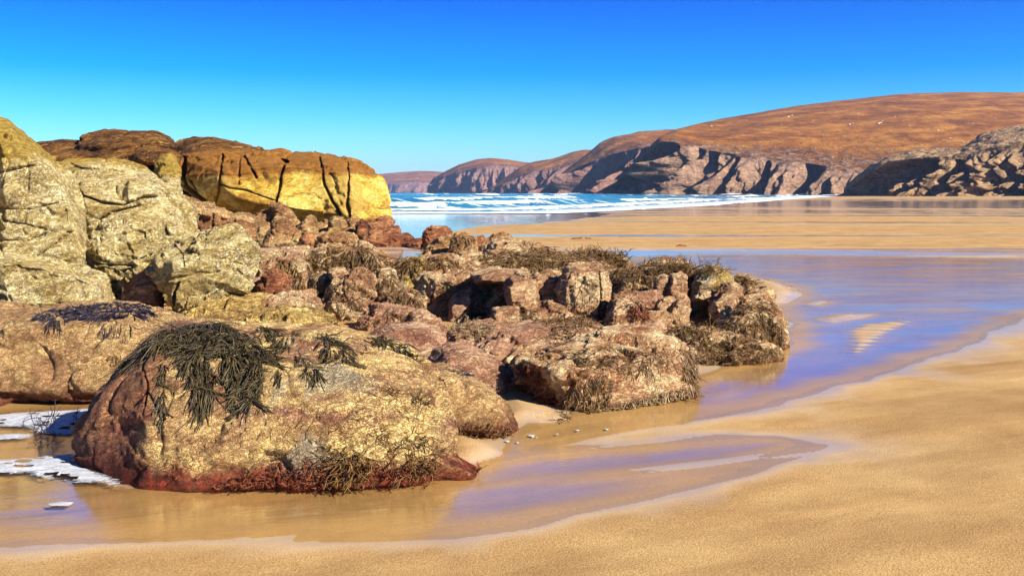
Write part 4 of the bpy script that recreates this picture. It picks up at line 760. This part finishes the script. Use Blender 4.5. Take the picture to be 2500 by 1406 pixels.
weed('dark drooping weed spray above the grey patches', [(716, 868), (740, 872), (765, 895), (785, 920), (768, 925), (735, 900)], 110, 0.12, 'wrack', 0.0038, 0.15, 0.06, 0.8)
weed('slender wrack string hanging from the front boulder', [(664, 868), (678, 868), (690, 905), (692, 930), (680, 925)], 50, 0.10, 'wrack', 0.0038, 0.12, 0.05, 0.9)
weed('stringy wrack hanging over the rear shoulder of the front boulder', [(765, 805), (800, 812), (845, 850), (862, 885), (840, 885), (800, 850)], 150, 0.15, 'wrack', 0.0038, 0.16, 0.06, 0.8)
weed('sparse dark weed on the right shoulder of the front boulder', [(880, 822), (950, 822), (1010, 845), (1000, 870), (940, 850), (890, 845)], 110, 0.13, 'wrack', 0.0045, 0.2, 0.1, 0.7)
weed('wiry tuft in a crease of the front boulder', [(950, 945), (968, 950), (975, 975), (955, 970)], 26, 0.09, 'brownweed', 0.003, 0.35, 0.7, 0.1)
weed('wiry tuft beside the yellow patch on the front boulder', [(1005, 965), (1050, 970), (1060, 990), (1015, 990)], 34, 0.10, 'brownweed', 0.003, 0.35, 0.7, 0.1)
weed('dark red wiry weed along the foot of the front boulder', [(520, 1180), (700, 1140), (820, 1120), (1060, 1120), (1060, 1172), (900, 1184), (700, 1192), (520, 1198)], 700, 0.075, 'redweed', 0.0028, 0.5, 0.5, 0.2)
weed('bushy brown weed arching over the red foot band', [(805, 1110), (850, 1090), (900, 1105), (905, 1150), (850, 1172), (810, 1165)], 150, 0.15, 'brownweed', 0.0032, 0.35, 0.8, 0.3)
weed('twiggy brown weed at the water end of the front boulder', [(980, 1070), (1050, 1060), (1080, 1100), (1060, 1165), (990, 1170)], 140, 0.13, 'brownweed', 0.003, 0.4, 0.7, 0.25)
weed('few wiry stems low on the pale face', [(925, 1050), (950, 1050), (950, 1085), (925, 1085)], 22, 0.08, 'brownweed', 0.0028, 0.4, 0.7, 0.1)
weed('scattered hair thin weed over the pale face', [(400, 1100), (700, 980), (1000, 960), (1060, 1080), (900, 1130), (600, 1170), (420, 1180)], 170, 0.07, 'brownweed', 0.002, 0.5, 0.15, 0.5, scattered=True)
# slab and lobes
weed('purple black weed fringe along the top of the wide slab', [(90, 768), (130, 752), (220, 741), (300, 738), (360, 745), (372, 768), (340, 770), (260, 775), (200, 780), (140, 785), (110, 780)], 1300, 0.13, 'purpleweed', 0.0036, 0.12, 0.0, 0.8, bias=(0.1, -0.5, -0.3))
weed('sparse hair weed hanging from the wide slab', [(230, 770), (310, 775), (330, 800), (300, 815), (250, 800)], 60, 0.16, 'purpleweed', 0.0022, 0.2, 0.05, 0.8)
weed('thin brown tuft on the wide slab near the front boulder', [(268, 862), (292, 860), (298, 875), (275, 880)], 26, 0.08, 'brownweed', 0.0026, 0.3, 0.2, 0.6)
weed('wiry weed at the water edge of the pale lobe', [(1100, 1040), (1170, 1030), (1250, 1040), (1245, 1075), (1180, 1080), (1110, 1062)], 130, 0.07, 'brownweed', 0.0028, 0.45, 0.6, 0.2)
weed('fine dark weed lying on the smooth pink boulder', [(1090, 900), (1130, 890), (1160, 905), (1140, 918), (1100, 915)], 90, 0.08, 'purpleweed', 0.0025, 0.3, 0.1, 0.4)
# front block
weed('combed brown weed lying across the top of the front block', [(1400, 870), (1450, 848), (1540, 850), (1620, 862), (1660, 880), (1600, 905), (1500, 905), (1420, 900)], 330, 0.14, 'brownweed', 0.003, 0.18, 0.05, 0.35, bias=(-0.5, -0.1, 0))
weed('stringy dark weed curtain at the right corner of the front block', [(1650, 850), (1685, 860), (1696, 900), (1695, 940), (1670, 945), (1664, 890)], 190, 0.18, 'brownweed', 0.004, 0.12, 0.04, 0.95)
weed('tangled black brown weed on the front corner of the block', [(1395, 915), (1470, 905), (1500, 940), (1480, 985), (1440, 1018), (1380, 1012), (1385, 960)], 260, 0.12, 'brownweed', 0.0033, 0.3, 0.25, 0.6)
weed('dark red weed on the shaded side of the front block', [(1245, 890), (1290, 880), (1340, 930), (1380, 1010), (1320, 990), (1265, 950)], 420, 0.07, 'redweed', 0.003, 0.4, 0.3, 0.4)
weed('pale yellow weed frill along the waterline of the front block', [(1450, 1005), (1520, 985), (1600, 962), (1680, 945), (1685, 962), (1600, 982), (1520, 1004), (1450, 1020)], 420, 0.06, 'paleweed', 0.0035, 0.4, 0.4, 0.5)
weed('wispy brown strands over the upper face of the front block', [(1300, 860), (1420, 850), (1420, 900), (1360, 930), (1300, 900)], 160, 0.10, 'brownweed', 0.0026, 0.35, 0.2, 0.4)
# ridge
weed('brown weed curtain over the weed hung mound', [(740, 625), (800, 602), (860, 598), (910, 608), (960, 640), (970, 665), (900, 672), (860, 690), (760, 690)], 1700, 0.22, 'brownweed', 0.005, 0.2, 0.1, 0.6, upfacing=-0.3)
weed('weed tassels at the left flank of the mound', [(670, 640), (700, 630), (730, 650), (745, 700), (720, 715), (690, 700)], 330, 0.24, 'brownweed', 0.006, 0.15, 0.05, 0.85)
weed('olive weed bridging the mound and the yellow jamb', [(930, 640), (970, 630), (1030, 628), (1020, 650), (960, 665), (935, 665)], 360, 0.2, 'brownweed', 0.0058, 0.22, 0.12, 0.55)
weed('weed curtain dangling over the black hollow', [(1028, 632), (1060, 626), (1120, 634), (1126, 665), (1110, 690), (1040, 686)], 650, 0.28, 'brownweed', 0.005, 0.12, 0.04, 0.9)
weed('brown weed cap on the far hump', [(1175, 600), (1240, 582), (1300, 594), (1340, 615), (1330, 640), (1240, 640), (1180, 640)], 900, 0.24, 'brownweed', 0.0062, 0.25, 0.16, 0.5)
weed('thick brown weed mat over the long mound', [(1130, 660), (1200, 632), (1330, 618), (1440, 620), (1525, 630), (1532, 655), (1480, 660), (1410, 648), (1340, 660), (1280, 672), (1230, 690), (1160, 720), (1120, 700)], 3000, 0.20, 'brownweed', 0.0042, 0.28, 0.3, 0.35)
weed('curly weed crest standing up along the end of the mound', [(1420, 618), (1480, 619), (1532, 630), (1530, 645), (1470, 635), (1420, 630)], 420, 0.20, 'brownweed', 0.005, 0.4, 0.9, 0.05)
weed('pale curled weed at the lip of the black hollow', [(1085, 690), (1160, 690), (1180, 720), (1130, 735), (1100, 720)], 200, 0.14, 'paleweed', 0.004, 0.4, 0.3, 0.4)
weed('hair weed hanging on the pinkish boulder', [(935, 712), (1000, 704), (1035, 725), (1020, 740), (950, 730)], 240, 0.14, 'brownweed', 0.004, 0.25, 0.1, 0.6)
weed('rusty hair weed across the tan boulder', [(800, 690), (830, 670), (900, 665), (912, 700), (880, 745), (830, 775), (800, 760)], 260, 0.11, 'brownweed', 0.003, 0.35, 0.15, 0.5)
weed('rusty weed on the small cream boulder', [(915, 660), (960, 660), (968, 700), (920, 712)], 150, 0.12, 'brownweed', 0.0038, 0.3, 0.1, 0.6)
weed('weed hanging on the upright tan boulder', [(758, 665), (800, 664), (800, 730), (775, 740)], 150, 0.14, 'brownweed', 0.0038, 0.2, 0.06, 0.8)
weed('hair weed over the low pink boulder', [(880, 790), (930, 750), (1010, 752), (1018, 790), (940, 810)], 180, 0.10, 'brownweed', 0.003, 0.35, 0.15, 0.5)
weed('pale twiggy weed littering the floor of the hollows', [(1060, 790), (1110, 785), (1200, 788), (1230, 800), (1180, 825), (1100, 815)], 260, 0.13, 'paleweed', 0.004, 0.4, 0.6, 0.1)
weed('scattered weed on the tallest ridge block', [(1370, 670), (1440, 655), (1480, 690), (1480, 770), (1400, 760)], 130, 0.10, 'brownweed', 0.003, 0.3, 0.1, 0.6, gapk=0.12)
weed('weed tangle at the foot of the tallest ridge block', [(1310, 770), (1400, 762), (1460, 785), (1440, 805), (1330, 800)], 420, 0.14, 'brownweed', 0.0038, 0.35, 0.35, 0.4)
weed('wispy weed tuft beside the brick shaped stone', [(1268, 755), (1300, 750), (1300, 785), (1270, 786)], 150, 0.12, 'brownweed', 0.0036, 0.35, 0.3, 0.5)
weed('hair weed streaming over the red tan slab', [(1380, 790), (1470, 795), (1480, 830), (1400, 850), (1300, 830)], 260, 0.13, 'brownweed', 0.003, 0.22, 0.1, 0.4)
weed('brown weed thatch along the top of the back wall', [(1485, 660), (1560, 650), (1680, 646), (1740, 650), (1720, 675), (1600, 680), (1500, 690)], 1400, 0.16, 'brownweed', 0.004, 0.28, 0.25, 0.45)
weed('curly weed crest on the skyline of the back wall', [(1560, 650), (1680, 646), (1740, 650), (1780, 668), (1740, 665), (1600, 662)], 420, 0.2, 'brownweed', 0.0034, 0.45, 1.0, 0.0)
weed('dark hanging weed inside the back wall', [(1485, 690), (1600, 680), (1600, 730), (1500, 735)], 420, 0.14, 'brownweed', 0.0045, 0.2, 0.08, 0.8)
weed('weed tuft on the outer tip stone', [(1782, 680), (1820, 674), (1842, 688), (1820, 698), (1790, 698)], 260, 0.16, 'brownweed', 0.005, 0.35, 0.3, 0.4)
weed('rusty red weed between the small ridge stones', [(1535, 735), (1600, 735), (1610, 765), (1560, 775), (1540, 765)], 380, 0.10, 'redweed', 0.004, 0.35, 0.3, 0.4)
weed('brown weed on the leaning outer slab', [(1790, 730), (1860, 705), (1895, 745), (1860, 770), (1800, 765)], 260, 0.12, 'brownweed', 0.0036, 0.28, 0.15, 0.5)
weed('matted brown weed over the outermost boulder', [(1760, 790), (1800, 750), (1880, 748), (1915, 800), (1912, 850), (1840, 850), (1780, 830)], 800, 0.12, 'brownweed', 0.0034, 0.3, 0.2, 0.55)
weed('bristling black brown weed thicket in front of the shelf hollow', [(1625, 790), (1700, 775), (1740, 800), (1730, 840), (1660, 850), (1625, 830)], 480, 0.17, 'brownweed', 0.0036, 0.35, 0.5, 0.25)
weed('tangled weed along the waterline of the outer shelf', [(1690, 850), (1780, 830), (1900, 850), (1900, 880), (1800, 888), (1700, 892)], 900, 0.10, 'brownweed', 0.003, 0.4, 0.4, 0.3)
weed('weed strands on the upright ridge end boulders', [(1098, 575), (1160, 575), (1160, 620), (1100, 620)], 130, 0.2, 'brownweed', 0.006, 0.25, 0.1, 0.7)
# sprigs growing in the water
weed('black twiggy weed sprig standing in the foamy water behind the front boulder', [(55, 1040), (125, 1040), (125, 1062), (60, 1062)], 26, 0.19, 'purpleweed', 0.0030, 0.3, 1.0, 0.0, onground=True, name='seaweed_sprig')
weed('small black weed sprig on the blue white foam', [(178, 1028), (196, 1028), (196, 1036), (180, 1036)], 9, 0.12, 'purpleweed', 0.0026, 0.35, 1.0, 0.0, onground=True, name='seaweed_sprig')
weed('low sprawling weed sprig at the edge of the brown shallows', [(70, 1075), (130, 1068), (130, 1085), (85, 1090)], 16, 0.15, 'purpleweed', 0.0028, 0.4, 0.5, 0.0, onground=True, name='seaweed_sprig')
weed('loose strand of weed afloat near the front block', [(1345, 1018), (1400, 1022), (1395, 1032), (1350, 1030)], 30, 0.12, 'brownweed', 0.003, 0.4, 0.2, 0.0, onground=True, name='seaweed_sprig')
weed('bent weed sprig at the tip of the front boulder foot', [(1150, 1150), (1172, 1150), (1172, 1164), (1152, 1164)], 12, 0.10, 'redweed', 0.003, 0.35, 0.9, 0.0, onground=True, name='seaweed_sprig')
print('strands', WEED_N[0])

# ================================================================== FOAM, HILL STONES
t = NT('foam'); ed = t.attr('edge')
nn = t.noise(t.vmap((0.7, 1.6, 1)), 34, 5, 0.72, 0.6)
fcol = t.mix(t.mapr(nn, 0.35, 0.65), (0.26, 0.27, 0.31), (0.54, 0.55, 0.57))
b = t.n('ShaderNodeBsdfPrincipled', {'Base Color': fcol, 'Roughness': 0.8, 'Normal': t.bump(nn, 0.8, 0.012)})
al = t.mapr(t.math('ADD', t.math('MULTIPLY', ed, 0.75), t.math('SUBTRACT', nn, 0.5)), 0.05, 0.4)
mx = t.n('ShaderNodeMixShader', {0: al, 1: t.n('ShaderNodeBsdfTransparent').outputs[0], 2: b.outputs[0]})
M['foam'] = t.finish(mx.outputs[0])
def foam(label, poly, thick=0.03, seed=0, step=0.018, rag=0.05):
    a = np.array(wp(poly)); x0, y0 = a.min(0) - 0.1; x1, y1 = a.max(0) + 0.1
    nx, ny = int((x1 - x0) / step) + 2, int((y1 - y0) / step) + 2
    X, Y = np.meshgrid(x0 + np.arange(nx) * step, y0 + np.arange(ny) * step); X, Y = X.ravel(), Y.ravel()
    P = np.stack([X * 3.2, Y * 6.5, 0 * X + seed], 1)
    sd = poly_sd(a, X, Y) + rag * fbm(P, 4, 300 + seed); hol = fbm(P * 2.2, 3, 340 + seed) + 0.25 * smooth(0, -0.25, sd); sd = np.where((hol < -0.34) & (rag > 0.02), 1.0, sd)
    Z = 0.004 + thick * np.sqrt(np.clip(-sd, 0, 0.25)) * (0.75 + 0.5 * fbm(P * 3, 3, 320 + seed))
    f = grid_faces(ny, nx); keep = (sd[f] < 0).all(1); f = f[keep]
    c = np.array([X.mean(), Y.mean(), 0])
    V, f, at_ = compact(np.stack([X, Y, np.maximum(Z, 0.005)], 1) - c, f, {'edge': np.clip(-sd / (0.12 if rag > 0.02 else 0.01), 0, 1)})
    # keep the main sheet only
    link('foam_patch', mesh_np('foam_patch', V, f, attrs=at_), M['foam'], loc=tuple(c), label=label, cat='foam', kind='stuff', group='foam flecks on the amber water' if 'fleck' in label else None)
foam('thick white foam washing round the shaded end of the front boulder', [(-80, 1118), (60, 1122), (130, 1112), (185, 1108), (215, 1130), (260, 1158), (300, 1180), (335, 1195), (300, 1196), (230, 1185), (170, 1180), (100, 1176), (60, 1160), (-80, 1168)], 0.05, 1)
foam('blue white foam sheet in the shadow of the wide slab', [(-80, 1010), (60, 1008), (160, 1000), (250, 995), (245, 1020), (225, 1060), (160, 1066), (90, 1060), (60, 1045), (-80, 1040)], 0.03, 2)
foam('foam tongue along the edge of the brown shallows', [(-80, 1062), (20, 1058), (90, 1058), (80, 1072), (0, 1078), (-80, 1078)], 0.02, 3, rag=0.03)
foam('small white foam raft drifting on the pool', [(110, 1232), (150, 1226), (185, 1228), (170, 1236), (120, 1238)], 0.05, 4, 0.010, 0.01)
for i, (x, y, r) in enumerate([(1296, 1066, 11), (1238, 1080, 9), (1262, 1083, 8), (1360, 1062, 7), (1310, 1070, 5), (1410, 1052, 6), (1480, 1050, 8)]):
    foam(f'tiny white foam fleck on the amber water below the pale lobe', [(x - r, y), (x - r * .3, y - r * .35), (x + r, y - r * .2), (x + r * .6, y + r * .35)], 0.06, 10 + i, 0.006, 0.004)

# pale boulders scattered over the moor
bm = bmesh.new(); bmesh.ops.create_icosphere(bm, subdivisions=2, radius=1.0)
for v in bm.verts: v.co *= 0.8 + 0.35 * random.random(); v.co.z *= 0.75
me_stone = bpy.data.meshes.new('moor_stone'); bm.to_mesh(me_stone); bm.free()
t = NT('moor_stone'); b = t.n('ShaderNodeBsdfPrincipled', {'Base Color': t.ramp(t.noise(t.pos, 0.8, 4), [(0.35, (0.45, 0.36, 0.24)), (0.65, (0.78, 0.68, 0.5))]), 'Roughness': 0.95}); mst = t.finish(b.outputs[0]); me_stone.materials.append(mst)
hill = bpy.data.objects['hill']; hv = [v.co for v in hill.data.vertices]
hb = BVHTree.FromPolygons(hv, [tuple(p.vertices) for p in hill.data.polygons])
spots = [(1737, 308, 1.1), (1823, 295, .9), (1925, 286, 1.5), (1934, 283, 1.2), (1986, 295, .9), (2073, 305, 1.8), (2082, 302, 1.2), (2144, 303, 1.9), (2150, 301, 1.6), (2154, 296, 1.0), (2185, 286, 1.2), (2220, 308, 1.1), (2095, 279, .8), (1908, 305, .8), (1875, 347, .9), (1813, 357, 1.1), (1738, 348, .9), (1777, 360, .7), (1990, 364, 1.0), (2042, 374, .9), (2085, 360, 1.0), (2290, 319, 1.5), (2352, 349, 1.2), (2320, 338, .9), (2205, 296, 1.0), (2375, 302, .9), (2430, 288, .8), (2142, 364, .9), (2118, 381, .9), (2060, 390, .9), (2250, 355, .8), (2312, 300, .8), (2010, 330, .7), (1950, 322, .7), (1855, 320, .7)]
for x, y, r in spots:
    p, n, _, d = hb.ray_cast(CAM, Vector(ray(x, y)).normalized(), 5000)
    if p is None: continue
    o = bpy.data.objects.new('moor_stone', me_stone); COL.objects.link(o); o.location = p + Vector((0, 0, 0.1 * r)); s_ = r * 0.52 * p.y / 800
    o.scale = (s_ * 1.3, s_, s_); o.rotation_euler = (0, 0, random.random() * 6)
    o['label'] = 'pale boulder scattered on the brown moorland hill'; o['category'] = 'boulder'; o['group'] = 'pale boulders on the hillside'

# ------------------------------------------------------------------ sea air
t = NT('haze_air')
pv = t.n('ShaderNodeVolumePrincipled', {'Color': (0.46, 0.62, 1.0, 1), 'Density': 0.00011, 'Anisotropy': 0.2})
t.t.links.new(pv.outputs[0], t.out.inputs['Volume'])
bm = bmesh.new(); bmesh.ops.create_cube(bm, size=1.0)
for v in bm.verts: v.co = Vector((v.co.x * 9400, v.co.y * 9400, -5.5 + (v.co.z + 0.5) * 128))
me = bpy.data.meshes.new('haze'); bm.to_mesh(me); bm.free()
link('haze', me, t.m, kind='stuff', label='thin pale sea haze over the whole bay', cat='haze')
